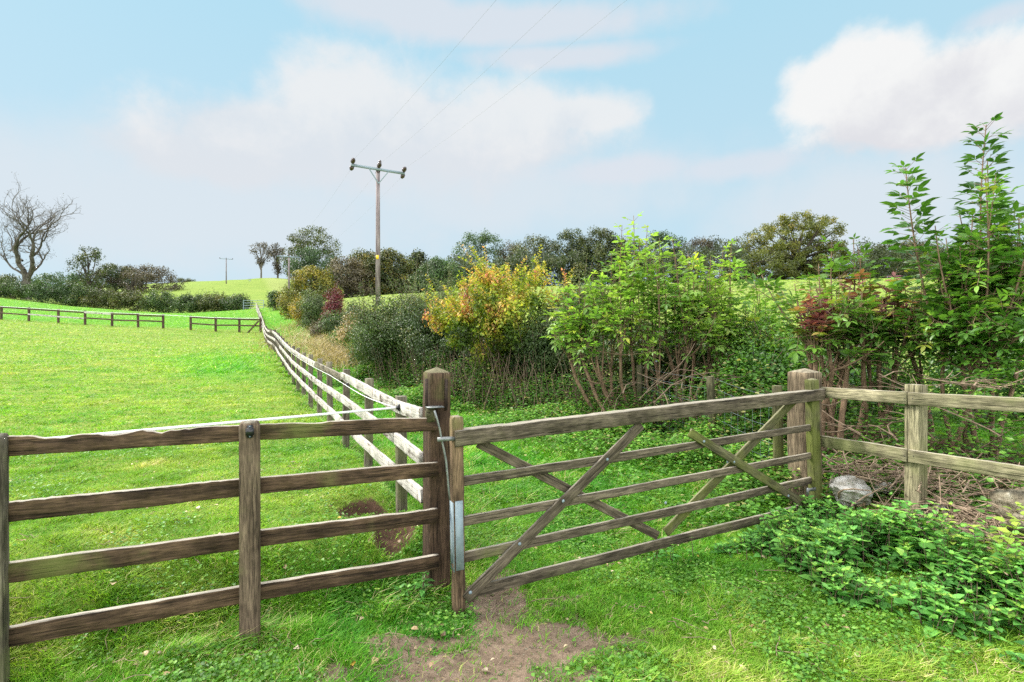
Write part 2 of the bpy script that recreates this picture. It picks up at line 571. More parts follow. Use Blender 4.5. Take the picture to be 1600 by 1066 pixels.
M['tree_oak'] = leaf_mat('oak leaf', [(0, (.045, .066, .010)), (.5, (.105, .125, .016)), (.85, (.18, .178, .022)), (1, (.27, .21, .03))], tl=.3)
M['tree_green'] = leaf_mat('mid green tree leaf', [(0, (.028, .062, .020)), (.6, (.058, .108, .033)), (1, (.11, .155, .05))], tl=.25)
M['tree_brown'] = leaf_mat('thin brown tree leaf', [(0, (.05, .042, .026)), (.6, (.095, .08, .045)), (1, (.15, .125, .06))], tl=.2)

# ground
m, nt = new_mat('pasture ground')
pos = nt.n('ShaderNodeNewGeometry').outputs['Position']
zone = attr(nt, 'field')
mud = attr(nt, 'mud')
soil = attr(nt, 'soil')
lush = attr(nt, 'lush')
far = attr(nt, 'far')
n_big = nt.noise(pos, .35, 4, .6)
n_mid = nt.noise(pos, 2.4, 5, .65)
n_fin = nt.noise(pos, 14, 5, .7)
n_vf = nt.noise(pos, 70, 3, .7)
n_st = nt.noise(nt.vmath('MULTIPLY', pos, (.25, 1.3, 1.)), 1.0, 6, .7)
t = nt.math('ADD', nt.math('MULTIPLY', n_mid, .5), nt.math('MULTIPLY', n_fin, .5))
gcol = nt.ramp(t, [(.32, (.055, .14, .014)), (.47, (.10, .22, .020)), (.60, (.16, .27, .030)), (.74, (.24, .28, .06))])
fcol = nt.ramp(nt.math('ADD', nt.math('MULTIPLY', n_st, .6), nt.math('MULTIPLY', n_fin, .4)),
               [(.34, (.075, .135, .018)), (.46, (.125, .195, .028)), (.56, (.175, .225, .040)), (.70, (.235, .245, .080))])
lcol = nt.ramp(t, [(.3, (.040, .15, .010)), (.5, (.075, .22, .014)), (.7, (.13, .27, .025))])
rcol = nt.ramp(n_fin, [(.3, (.13, .185, .042)), (.5, (.19, .235, .060)), (.7, (.25, .275, .095))])
c = nt.mix(zone, gcol, fcol)
c = nt.mix(far, c, rcol)
c = nt.mix(lush, c, lcol)
soilc = nt.ramp(nt.math('ADD', nt.math('MULTIPLY', n_fin, .6), nt.math('MULTIPLY', n_vf, .4)), [(.3, (.075, .052, .036)), (.55, (.20, .146, .104)), (.75, (.33, .26, .20))])
mm = nt.step(nt.math('ADD', mud, nt.math('MULTIPLY', nt.math('SUBTRACT', n_fin, .5), .6)), .22, .50)
c = nt.mix(mm, c, soilc)
scol = nt.ramp(n_fin, [(.3, (.030, .017, .011)), (.6, (.085, .050, .032)), (.8, (.16, .10, .066))])
sm = nt.step(nt.math('ADD', soil, nt.math('MULTIPLY', nt.math('SUBTRACT', n_fin, .5), .9)), .35, .6)
c = nt.mix(sm, c, scol)
finish(nt, c, .95, bump=nt.math('ADD', nt.math('MULTIPLY', n_fin, .6), nt.math('MULTIPLY', n_vf, .4)), bump_d=.05, spec=.1, strength=.7)
M['ground'] = m

# rock
m, nt = new_mat('lichened limestone')
tc = nt.n('ShaderNodeTexCoord').outputs['Object']
n1 = nt.noise(tc, 5, 5, .6)
n2 = nt.noise(tc, 13, 4, .6)
n3 = nt.noise(tc, 3.2, 4, .6, .6)
c = nt.ramp(nt.math('ADD', nt.math('MULTIPLY', n1, .55), nt.math('MULTIPLY', n2, .45)), [(.30, (.10, .09, .07)), (.42, (.30, .28, .23)), (.52, (.52, .50, .46)), (.64, (.70, .69, .66))])
c = nt.mix(nt.math('MULTIPLY', nt.step(n3, .56, .68), .7), c, (.105, .115, .04))
finish(nt, c, .92, bump=nt.math('ADD', n1, nt.math('MULTIPLY', n2, .5)), bump_d=.05, spec=.2, strength=1.0)
M['rock'] = m

m, nt = new_mat('mossy tan stone')
tc = nt.n('ShaderNodeTexCoord').outputs['Object']
n1 = nt.noise(tc, 7, 6, .7)
n2 = nt.noise(tc, 26, 5, .7)
n3 = nt.noise(tc, 4.2, 4, .6, .6)
c = nt.ramp(nt.math('ADD', nt.math('MULTIPLY', n1, .55), nt.math('MULTIPLY', n2, .45)), [(.32, (.05, .042, .028)), (.46, (.17, .145, .10)), (.58, (.30, .27, .20)), (.70, (.50, .48, .42))])
c = nt.mix(nt.math('MULTIPLY', nt.step(n3, .50, .62), .8), c, (.12, .115, .045))
finish(nt, c, .92, bump=nt.math('ADD', n1, nt.math('MULTIPLY', n2, .5)), bump_d=.05, spec=.2, strength=1.0)
M['rock_tan'] = m

# ------------------------------------------------------------------ ground sheet
def mud_mask(x, d):
    # worn bare earth in front of the gate's latch end
    q1 = np.sqrt(((x - .02 - .1 * (d - 2.7)) / .66) ** 2 + ((d - 2.60) / .50) ** 2)
    q2 = np.sqrt(((x + .12) / .22) ** 2 + ((d - 3.1) / .30) ** 2)
    q3 = np.sqrt(((x + .35) / .34) ** 2 + ((d - 2.72) / .13) ** 2)
    v = np.maximum.reduce([1 - q1 * .62, .95 - q2 * .6, .9 - q3 * .6])
    v = v + (fbm(x, d, 3.6, 31, 5) - .5) * 1.35 + (fbm(x, d, 14.0, 35, 2) - .5) * .35
    return np.clip(v, 0, 1) * (v > .05)


def lf_x0(d):
    return 1.187 - .522 * d


def far_mask(x, d):
    return sstep(.5, 3, x - np.interp(d, [5, 7.2, 9.2, 13.5, 22, 46, 60, 200], [4.0, 2.9, 1.6, -2, -6.5, -19, -26, -100])) * sstep(5, 9, d)


def lush_mask(x, d):
    px = 800 + 800 * x / np.maximum(d, .5)
    a = np.exp(-((px - 345) / 75) ** 2 - ((d - 17.0) / 3.2) ** 2) * 1.25         # ranker patch in the paddock
    lane = (1 - field_mask(x, d)) * sstep(4.0, 7, d) * (1 - sstep(40, 60, d)) * (1 - far_mask(x, d))
    b = sstep(34.8, 36.5, d + .045 * (x + 18)) * (1 - sstep(66, 76, d)) * (1 - sstep(-2, 2, x - lf_x0(d)))
    return np.clip(np.maximum.reduce([a, lane * .8, b * .9]), 0, 1)


def soil_mask(x, d):
    v = np.zeros_like(x)
    for bx, bd, br, bh in BURROWS:
        v = np.maximum(v, 1.5 * np.exp(-((x - bx) ** 2 + (d - bd) ** 2 * .6) / (br * 1.1) ** 2))
    # bare earth and leaf mould below the shrubs
    e = sstep(.0, .9, x - np.interp(d, [2, 3, 4.4, 5.4, 7.2, 9.2, 11, 13.5, 22, 40], [3.35, 3.3, 2.95, 2.9, 1.9, .4, -1.3, -3.2, -7.6, -17]))
    e *= 1 - sstep(1.6, 3.2, x - np.interp(d, [2, 4.4, 5.4, 7.2, 9.2, 11, 13.5, 22, 40], [3.3, 2.9, 2.9, 1.9, .4, -1.3, -3.2, -7.6, -17]))
    return np.maximum(v, e * .75 * (1 - sstep(15, 24, d)))


ds = np.r_[-60, -30, -14, -6, -2, -.5, .4, np.arange(1.0, 8, .035), np.geomspace(8, 900, 260)]
uu = np.linspace(-1, 1, 440)
uu = np.sinh(uu * 1.9) / np.sinh(1.9) * 2.6
gx = uu[None] * (np.maximum(ds, 0)[:, None] + 2.2)
gx = gx * np.where(ds < 0, 1 + np.abs(ds) / 4, 1)[:, None]
gd = np.broadcast_to(ds[:, None], gx.shape)
gz = H(gx, gd)
nr, nc = gx.shape
idx = np.arange(nr * nc).reshape(nr, nc)
F = np.stack([idx[:-1, :-1], idx[:-1, 1:], idx[1:, 1:], idx[1:, :-1]], -1).reshape(-1, 4)
fx, fd = gx.ravel(), gd.ravel()
ground = mesh_np('ground', np.stack([fx, fd, gz.ravel()], -1), F, M['ground'], smooth=True,
                 attrs={'field': np.maximum(field_mask(fx, fd), sstep(55, 75, fd)), 'mud': mud_mask(fx, fd), 'lush': lush_mask(fx, fd), 'soil': soil_mask(fx, fd), 'far': far_mask(fx, fd)})
props(ground, kind='structure')

# ------------------------------------------------------------------ beams and posts
def beam(name, p0, p1, hgt, thk, mat, parent=None, face=None, seg=None, rough=.0015, ragged=0.0, bow=0.0, end1='flat', end0='flat', bev=.006, taper=None, seed=None):
    """timber of height hgt (local z) and thickness thk (local y) from p0 to p1; face: horizontal direction of local -y"""
    rg = np.random.default_rng(seed if seed is not None else abs(hash((round(p0[0], 3), round(p0[2], 3), name))) % 99999)
    p0, p1 = Vector(p0), Vector(p1)
    X = (p1 - p0)
    L = X.length
    X.normalize()
    if face is not None:
        Y = -Vector(face)
        Y = (Y - X * Y.dot(X)).normalized()
        Z = X.cross(Y)
    else:
        Z = Vector((0, 0, 1))
        Z = (Z - X * Z.dot(X)).normalized()
        Y = Z.cross(X)
    mw = Matrix((X, Y, Z)).transposed().to_4x4()
    mw.translation = p0
    seg = seg or max(3, int(L / (.02 if ragged > .012 else .04)))
    hy, hz = thk / 2, hgt / 2
    b = min(bev, hy * .5, hz * .5)
    prof = []
    kk = 4
    for sy, sz in ((-1, -1), (1, -1), (1, 1), (-1, 1)):
        cy, cz = sy * (hy - b), sz * (hz - b)
        a0 = {(-1, -1): 180, (1, -1): 270, (1, 1): 0, (-1, 1): 90}[(sy, sz)]
        for k in (0, 45, 90):
            prof.append((cy + b * math.cos(R(a0 + k)), cz + b * math.sin(R(a0 + k))))
    # add mid points on long faces for texture of the outline
    prof = np.array(prof)
    n = len(prof)
    t = np.linspace(0, 1, seg + 1)
    V = np.zeros((seg + 1, n, 3))
    sw = np.ones(seg + 1) if taper is None else np.interp(t, [0, 1], taper)
    V[:, :, 0] = t[:, None] * L
    V[:, :, 1] = prof[None, :, 0]
    V[:, :, 2] = prof[None, :, 1] * sw[:, None]
    o1, o2 = rg.random(2) * 100
    along = t * L
    V[:, :, 2] += ((fbm(along, along * 0, 3.0, o1, 3) - .5) * rough * 3)[:, None]
    V[:, :, 1] += ((fbm(along, along * 0, 2.0, o2, 2) - .5) * rough * 5)[:, None]
    V[:, :, 1] += (bow * np.sin(t * np.pi))[:, None]
    V += rg.normal(0, rough * .35, V.shape) * np.array([.3, 1, 1])
    if ragged > 0:
        topm = np.clip((V[:, :, 2] / hz - .1), 0, 1)
        low = sstep(.38, .62, fbm(along, along * 0, 2.2, o2 + 3, 2))
        bite = low * (.25 + np.clip(fbm(along, along * 0, 9.0, o2 + 7, 4) - .42, 0, 1) * 2.4)
        bite2 = np.clip(fbm(along, along * 0, 38.0, o1 + 7, 2) - .45, 0, 1) * (.3 + low)
        V[:, :, 2] -= topm * (ragged * (bite + .6 * bite2))[:, None]
    for which, mode in ((0, end0), (-1, end1)):
        s = 1 if which == -1 else -1
        if mode == 'round':
            q = (prof[:, 1] / hz)
            for back in range(1, min(4, seg)):
                i = seg + 1 - back if which == -1 else back - 1
                V[i, :, 0] -= s * (1 - np.sqrt(np.clip(1 - .92 * q * q, 0, 1))) * hz * .9 * (1 - (back - 1) / 4)
        elif mode == 'pyramid':
            pass
    rings = [V]
    V = V.reshape(-1, 3)
    ii = np.arange((seg + 1) * n).reshape(seg + 1, n)
    F = np.stack([ii[:-1], np.roll(ii, -1, 1)[:-1], np.roll(ii, -1, 1)[1:], ii[1:]], -1).reshape(-1, 4)
    tris = np.concatenate([F[:, [0, 1, 2]], F[:, [0, 2, 3]]])
    extra = []
    for which, mode in ((0, end0), (seg, end1)):
        c = V[ii[which]].mean(0)
        s = 1 if which == seg else -1
        if mode == 'pyramid':
            ring2 = V[ii[which]].copy()
            ring2[:, 0] += s * .010
            ring2[:, 1:] *= .86
            c = c + np.array([s * .040, 0, 0])
            base_i = len(V)
            V = np.vstack([V, ring2])
            a = ii[which]
            bidx = np.arange(base_i, base_i + n)
            for k in range(n):
                k2 = (k + 1) % n
                q = [(a[k], a[k2], bidx[k2]), (a[k], bidx[k2], bidx[k])]
                extra += q if s > 0 else [x[::-1] for x in q]
            ring = bidx
        elif mode == 'round':
            ring = ii[which]
            # move the centre up for the round head
            c = c + np.array([s * hz * .38, 0, 0])
        else:
            ring = ii[which]
        ci = len(V)
        V = np.vstack([V, c[None]])
        for k in range(n):
            tri = (ring[k], ring[(k + 1) % n], ci)
            extra.append(tri if s > 0 else tri[::-1])
    tris = np.vstack([tris, np.array(extra, int)])
    return mesh_np(name, V, tris, mat, parent, matrix=mw)


class Wall:
    """vertical plane through two ground points, used to read heights along a fence"""
    def __init__(self, x0, d0, x1, d1):
        self.o = np.array([x0, d0])
        v = np.array([x1 - x0, d1 - d0])
        self.len = np.linalg.norm(v)
        self.t = v / self.len
        self.n = np.array([self.t[1], -self.t[0]])      # towards the viewer

    def p(self, px, py, off=0.0):
        k = (px - 800) / 800
        o = self.o + self.n * off
        t = (k * o[1] - o[0]) / (self.t[0] - k * self.t[1])
        q = o + self.t * t
        return Vector((q[0], q[1], CAMZ + (533 - py) / 800 * q[1]))

    def face(self):
        return (self.n[0], self.n[1], 0)


def box_np(c, u, v, wv):
    c = np.array(c, float)
    P = []
    for a in (-1, 1):
        for b in (-1, 1):
            for e in (-1, 1):
                P.append(c + a * np.array(u) + b * np.array(v) + e * np.array(wv))
    Q = [(0, 1, 3, 2), (4, 6, 7, 5), (0, 4, 5, 1), (2, 3, 7, 6), (0, 2, 6, 4), (1, 5, 7, 3)]
    return np.array(P), np.array(Q)


def tubes(A, B, ra, rb, sides=5):
    A, B = np.asarray(A, float), np.asarray(B, float)
    n = len(A)
    ra = np.broadcast_to(np.asarray(ra, float), (n,))
    rb = np.broadcast_to(np.asarray(rb, float), (n,))
    D = unit(B - A)
    ref = np.where(np.abs(D[:, 2:3]) > .9, np.array([[1., 0, 0]]), np.array([[0, 0, 1.]]))
    U = unit(np.cross(D, ref))
    W = np.cross(D, U)
    a = np.arange(sides) * 2 * np.pi / sides
    ring = np.cos(a)[None, :, None] * U[:, None] + np.sin(a)[None, :, None] * W[:, None]
    V0 = A[:, None] + ring * ra[:, None, None]
    V1 = B[:, None] + ring * rb[:, None, None]
    V = np.concatenate([V0, V1], 1).reshape(-1, 3)
    k = np.arange(sides)
    k2 = (k + 1) % sides
    q = np.stack([k, k2, sides + k2, sides + k], -1)
    F = (np.arange(n)[:, None, None] * 2 * sides + q[None]).reshape(-1, 4)
    return V, F


def poly_segs(P, r):
    P = np.asarray(P, float)
    return P[:-1], P[1:], np.asarray(r[:-1]), np.asarray(r[1:])


class Sticks:
    def __init__(self):
        self.a, self.b, self.ra, self.rb = [], [], [], []

    def seg(self, a, b, ra, rb):
        self.a.append(a); self.b.append(b); self.ra.append(ra); self.rb.append(rb)

    def poly(self, P, r0, r1):
        r = np.linspace(r0, r1, len(P))
        for i in range(len(P) - 1):
            self.seg(P[i], P[i + 1], r[i], r[i + 1])

    def build(self, name, mat, parent=None, sides=6, **kw):
        V, F = tubes(np.array(self.a), np.array(self.b), np.array(self.ra), np.array(self.rb), sides)
        return mesh_np(name, V, F, mat, parent, smooth=True, **kw)


def sweep(name, P, r, mat, parent=None, sides=8, cap=True):
    """one continuous tube through points P"""
    P = np.asarray(P, float)
    r = np.broadcast_to(np.asarray(r, float), (len(P),))
    T = unit(np.gradient(P, axis=0))
    ref = np.array([0, 0, 1.0]) if abs(T[0][2]) < .9 else np.array([1.0, 0, 0])
    V = []
    U = unit(np.cross(T[0], ref))
    for i in range(len(P)):
        U = unit(U - T[i] * np.dot(U, T[i]))
        W = np.cross(T[i], U)
        a = np.arange(sides) * 2 * np.pi / sides
        V.append(P[i] + r[i] * (np.cos(a)[:, None] * U + np.sin(a)[:, None] * W))
    V = np.array(V).reshape(-1, 3)
    ii = np.arange(len(V)).reshape(len(P), sides)
    F = np.stack([ii[:-1], np.roll(ii, -1, 1)[:-1], np.roll(ii, -1, 1)[1:], ii[1:]], -1).reshape(-1, 4)
    tr = np.concatenate([F[:, [0, 1, 2]], F[:, [0, 2, 3]]])
    if cap:
        n0 = len(V)
        V = np.vstack([V, P[:1], P[-1:]])
        e = [(ii[0][(k + 1) % sides], ii[0][k], n0) for k in range(sides)] + [(ii[-1][k], ii[-1][(k + 1) % sides], n0 + 1) for k in range(sides)]
        tr = np.vstack([tr, np.array(e)])
    return mesh_np(name, V, tr, mat, parent, smooth=True)


def lathe(name, c, axis, prof, mat, parent=None, sides=14):
    """prof: (distance along axis, radius)"""
    axis = unit(axis)
    P = [np.array(c) + axis * p for p, _ in prof]
    ref = np.array([0, 0, 1.0]) if abs(axis[2]) < .9 else np.array([1.0, 0, 0])
    U = unit(np.cross(axis, ref))
    W = np.cross(axis, U)
    a = np.arange(sides) * 2 * np.pi / sides
    V = np.concatenate([P[i] + prof[i][1] * (np.cos(a)[:, None] * U + np.sin(a)[:, None] * W) for i in range(len(prof))])
    ii = np.arange(len(V)).reshape(len(prof), sides)
    F = np.stack([ii[:-1], np.roll(ii, -1, 1)[:-1], np.roll(ii, -1, 1)[1:], ii[1:]], -1).reshape(-1, 4)
    return mesh_np(name, V, F, mat, parent, smooth=True)


# ------------------------------------------------------------------ leaves
T_SMALL = (np.array([(0, 0, 0), (.45, -.5, .14), (.45, .5, .14), (1, 0, -.06)]), np.array([(0, 3, 1), (0, 2, 3)]))
T_BIG = (np.array([(0, 0, 0), (.28, -.42, .12), (.28, .42, .12), (.30, 0, 0), (.64, -.40, .04), (.64, .40, .04), (.66, 0, -.07), (1, 0, -.30)]),
         np.array([(0, 3, 1), (0, 2, 3), (1, 3, 6), (1, 6, 4), (3, 2, 5), (3, 5, 6), (4, 6, 7), (6, 5, 7)]))
T_BLADE = (np.array([(0, -.5, 0), (0, .5, 0), (.5, -.38, .0), (.5, .38, .0), (1, 0, 0)]), np.array([(0, 1, 3), (0, 3, 2), (2, 3, 4)]))
T_TRI = (np.array([(0, -.5, 0), (0, .5, 0), (1, 0, 0)]), np.array([(0, 1, 2)]))


class Leaves:
    def __init__(self):
        self.q = []

    def add(self, P, D, N, L, W, hue, tone):
        n = len(P)
        f = lambda v: np.broadcast_to(np.asarray(v, float), (n,))
        self.q.append((np.asarray(P, float), unit(D), np.asarray(N, float) * np.ones((n, 1)), f(L), f(W), f(hue), f(tone)))

    def count(self):
        return sum(len(a[0]) for a in self.q)

    def arrays(self, tpl):
        P, D, N, L, W, h, t = [np.concatenate([a[i] for a in self.q]) for i in range(7)]
        B = unit(np.cross(N, D))
        N = np.cross(D, B)
        T, Fc = tpl
        V = P[:, None] + T[None, :, 0:1] * (L[:, None, None] * D[:, None]) + T[None, :, 1:2] * (W[:, None, None] * B[:, None]) + T[None, :, 2:3] * (W[:, None, None] * N[:, None])
        k = len(T)
        F = (np.arange(len(P))[:, None, None] * k + Fc[None]).reshape(-1, 3)
        return V.reshape(-1, 3), F, np.repeat(h, k), np.repeat(t, k)

    def build(self, name, mat, parent=None, tpl=T_SMALL, **kw):
        V, F, h, t = self.arrays(tpl)
        return mesh_np(name, V, F, mat, parent, attrs={'hue': np.clip(h, 0, 1), 'tone': np.clip(t, 0, 1)}, smooth=tpl is T_BIG, **kw)


def rand_dirs(n, rg):
    return unit(rg.normal(size=(n, 3)))


# ================================================================== THE FENCES AND THE GATE
FR = Wall(-2.33, 2.364, -.477, 3.23)
front = thing('rail_fence', 'dark brown four-rail fence with bleached top edges ending at the big gate post', 'fence', (-1.45, 2.78, 0.0))
fr_face = FR.face()
RAILS_L = [((6, 697), (400, 674.5), 31), ((6, 799.5), (400, 759.5), 30), ((-4, 896), (400, 842), 29), ((-4, 997), (400, 925), 31)]
RAILS_R = [((380, 676.5), (683, 661.5)), ((380, 760.5), (684, 732.5)), ((378, 844), (683, 804.5)), ((376, 928), (685, 876.5))]
for i, (a, b, hpx) in enumerate(RAILS_L):
    beam('rail', FR.p(a[0] - 330, a[1] + (a[1] - b[1]) / (b[0] - a[0]) * 330 * 1.18 if False else a[1] + (a[1] - b[1]) / (b[0] - a[0]) * 330), FR.p(a[0] + 3, a[1]), .092, .034, M['rail_brown'], front, fr_face, ragged=.01, seed=20 + i)
    beam('rail', FR.p(a[0] + 3.5, a[1]), FR.p(b[0] - 9, b[1] + .5), .094, .034, M['rail_brown'], front, fr_face, ragged=(.022, .038, .008, .006)[i], seed=30 + i, rough=.002)
for i, (a, b) in enumerate(RAILS_R):
    beam('rail', FR.p(a[0] + 12, a[1] - 1), FR.p(*b), .089, .034, M['rail_brown'], front, fr_face, ragged=(.010, .006, .005, .012)[i], seed=40 + i, rough=.002)
q = FR.p(390.5, 995, .04)
beam('post', (q.x, q.y, -.35), (q.x, q.y, FR.p(390.5, 655, .04).z), .101, .085, M['post_brown'], front, fr_face, seed=3, end1='round', bev=.012)
q = FR.p(-13, 995, .04)
beam('post', (q.x, q.y, -.35), (q.x, q.y, FR.p(-13, 675, .04).z), .10, .085, M['post_grey'], front, fr_face, seed=4, end1='round', bev=.012)
q = FR.p(-330, 995, .04)
beam('post', (q.x, q.y, -.35), (q.x, q.y, 1.18), .10, .085, M['post_brown'], front, fr_face, seed=5, end1='round', bev=.012)

for px_, rows in ((402.5, [(a, b) for a, b in RAILS_R]), (677, [(a, b) for a, b in RAILS_R])):
    for a, b in rows:
        t_ = (px_ - a[0]) / (b[0] - a[0])
        yc = a[1] + (b[1] - a[1]) * t_
        for k in (-6, 6):
            lathe('nail', np.array(FR.p(px_ + rng.normal(0, 1), yc + k, .0172)), np.array([FR.n[0], FR.n[1], 0]), [(0, .0045), (.0008, .004), (.0012, .0005)], M['iron_dark'], front, 8)

# big gate post
GP = FR.p(682, 905, -.118)
gpost = thing('gate_post', 'thick square dark brown gate post with a mossy pyramid top and steel catch', 'post', (GP.x, GP.y, 0.05))
beam('post_body', (GP.x, GP.y, -.4), (GP.x, GP.y, FR.p(682, 584, -.05).z), .142, .19, M['post_gate'], gpost, fr_face, seed=8, end1='pyramid', bev=.02, rough=.003)
for px in (666.5, 697):                      # stopped chamfers, drawn as thin near-black strips
    a, b = FR.p(px, 592, -.0175), FR.p(px, 641, -.0175)
    V, Q = box_np((a + b) / 2, np.array([FR.t[0], FR.t[1], 0]) * .009, np.array([FR.n[0], FR.n[1], 0]) * .0055, (0, 0, (a.z - b.z) / 2))
    ch = mesh_np('chamfer', V, Q, None, gpost)
    m, nt = new_mat('near black wood') if 'near_black' not in M else (M['near_black'], None)
    if nt:
        nn = nt.noise(nt.n('ShaderNodeTexCoord').outputs['Object'], 60, 4)
        finish(nt, nt.ramp(nn, [(.3, (.012, .008, .007)), (.7, (.05, .03, .022))]), .8)
        M['near_black'] = m
    ch.data.materials.append(M['near_black'])
a = FR.p(679, 636, .012)
V, Q = box_np(a, np.array([FR.t[0], FR.t[1], 0]) * .052, np.array([FR.n[0], FR.n[1], 0]) * .035, (0, 0, .003))
mesh_np('catch_plate', V, Q, M['iron'], gpost)
a = FR.p(672, 648, .0)
V, Q = box_np(a, np.array([FR.t[0], FR.t[1], 0]) * .026, np.array([FR.n[0], FR.n[1], 0]) * .02, (0, 0, .045))
mesh_np('catch_block', V, Q, M['gate_green'], gpost)

# insulators and tape on the front fence
def insulator(pos, normal, label, tall=.055):
    n = unit(np.array([normal[0], normal[1], 0.0]))
    t = np.array([-n[1], n[0], 0])
    o = thing('tape_insulator', label, 'insulator', pos)
    c = np.array(pos)
    V, Q = box_np(c + n * .004, t * .014, n * .006, (0, 0, tall / 2))
    mesh_np('back_plate', V, Q, M['black'], o)
    V, Q = box_np(c + n * .016, t * .020, n * .008, (0, 0, tall * .27))
    b = mesh_np('clamp', V, Q, M['black'], o)
    for k in (-1, 1):
        V, Q = box_np(c + n * .0255 + np.array([0, 0, k * tall * .14]), t * .013, n * .002, (0, 0, .0028))
        mesh_np('raised_rib', V, Q, M['steel'], b)
    for k in (-1, 1):
        lathe('screw', c + n * .010 + np.array([0, 0, k * tall * .40]), n, [(0, .004), (.003, .004), (.0045, .001)], M['steel'], o, 8)
    return o


a = FR.p(390.5, 674, .04 + .0435)
insulator(a, FR.n, 'black plastic tape insulator screwed to the front fence post', .066)


def tape(name, P, wdt, label, group=None, cat='fence tape', up=(0, 0, 1)):
    P = np.asarray(P, float)
    T = unit(np.gradient(P, axis=0))
    U = np.array(up, float)[None] * np.ones((len(P), 1))
    tw = np.linspace(0, 1, len(P))
    N = unit(np.cross(T, U))
    U = unit(np.cross(N, T) + N * .10 * np.sin(tw * 5)[:, None])
    N = np.cross(T, U)
    h, k = wdt / 2, .0008
    V = np.concatenate([P + U * h + N * k, P - U * h + N * k, P - U * h - N * k, P + U * h - N * k])
    n = len(P)
    ii = np.arange(4 * n).reshape(4, n)
    F = []
    for s in range(4):
        a, b = ii[s], ii[(s + 1) % 4]
        F.append(np.stack([a[:-1], b[:-1], b[1:], a[1:]], -1))
    o = mesh_np(name, V - 0, np.concatenate(F), M['tape'], loc=P[0])
    return props(o, label, cat, group)


# ---- long fence up the lane
def lf_x(d):
    return 1.187 - .522 * d


ld = np.array([.522, -1.0]) / 1.128                     # along the fence towards us
lface = np.array([-.886, -.463, 0])                      # left (paddock) face
longf = thing('post_and_rail_fence', 'long three-rail fence with flaking pale rails climbing beside the lane', 'fence', (lf_x(4.03), 4.03, Hs(lf_x(4.03), 4.03)))
st = [3.42] + list(4.03 + np.arange(0, 27) * 1.125) + [36.2, 39.5, 43, 46.5, 50, 53.5]
hts = []
for d in st:
    fl = .3 * (1 - sstep(8, 20, np.array(d)))
    base = float(np.mean([Hs(lf_x(d) - .25, d - .12), Hs(lf_x(d) - .6, d - .3)]))
    hts.append(base)
hts = np.array(hts)
hts[0] = hts[1]
hs2 = hts.copy()
for i in range(1, len(hts) - 1):
    hs2[i] = (hts[i - 1] + 2 * hts[i] + hts[i + 1]) / 4
hts = hs2
rp = np.random.default_rng(9)
back = np.array([.886, .463])
for i, d in enumerate(st):
    if i == 0:
        continue
    x = lf_x(d)
    c = np.array([x, d]) + back * .052
    lean = rp.normal(0, .012, 2)
    beam('post', (c[0], c[1], hts[i] - .75), (c[0] + lean[0], c[1] + lean[1], hts[i] + .935 + rp.normal(0, .015)), .088, .075, M['post_grey'], longf, lface, seg=14, seed=200 + i, bev=.01, rough=.002)
RO = (.842, .572, .302)
i = 0
while i < len(st) - 1:
    j = min(i + (2 if i else 1), len(st) - 1)
    for r in RO:
        j0, j1 = rp.normal(0, .012, 2)
        p0 = (lf_x(st[i]), st[i], hts[i] + r + j0)
        p1 = (lf_x(st[j]), st[j], hts[j] + r + j1)
        mid_h = hts[(i + j) // 2] + r if j - i == 2 else None
        if mid_h is not None:                  # timber follows the swell of the ground
            avg = (p0[2] + p1[2]) / 2
            dz = np.clip((mid_h - avg) * .5, -.03, .03)
            p0 = (p0[0], p0[1], p0[2] + dz); p1 = (p1[0], p1[1], p1[2] + dz)
        beam('rail', p0, p1, .095, .030, M['rail_white'] if rp.random() < .9 else M['post_grey'], longf, lface, seg=14, seed=400 + i * 5 + int(r * 10), ragged=.012, rough=.003)
    i = j

# tape from the long fence across the corner of the paddock
def on_long(px, d_off=0.0, h=.84, out=.03):
    k = (800 - px) / 800
    d = 1.187 / (.522 - k)
    i = np.interp(d, st, hts)
    p = np.array([lf_x(d), d, i + h]) + lface * out
    return p


pa = on_long(628, h=.815)
pa[2] = CAMZ + (533 - 637) / 800 * pa[1]
insulator(pa - lface * .012, lface, 'black insulator on the pale top rail beside the big gate post', .05)
pb = np.array(FR.p(-330, 722, -.12))
pm = np.array(FR.p(240, 671, -.06))
tt = np.linspace(0, 1, 30)
tp = pa[None] * (1 - tt)[:, None] ** 2 + 2 * ((pm * 2 - pa * .5 - pb * .5))[None] * (tt * (1 - tt))[:, None] + pb[None] * (tt ** 2)[:, None]
tape('electric_tape', np.vstack([pa + lface * .012, tp[1:]]), .015, 'white electric fence tape stretched across the paddock corner behind the front fence')
pc = on_long(546, h=.80)
pc[2] = CAMZ + (533 - 602) / 800 * pc[1]
insulator(pc - lface * .012, lface, 'black insulator on the pale top rail farther up the lane', .05)
pts = []
for s in np.linspace(0, 1, 14):
    p = pa * (1 - s) + pc * s
    p = p + np.array([0, 0, -.025 * math.sin(math.pi * s)]) + lface * .012
    pts.append(p)
for px in (520, 500, 484, 470, 460, 452, 444, 436, 430):
    pts.append(on_long(px, h=.80, out=.03))
tape('electric_tape', np.array(pts), .007, 'thin white electric tape running along the top rail of the long fence')

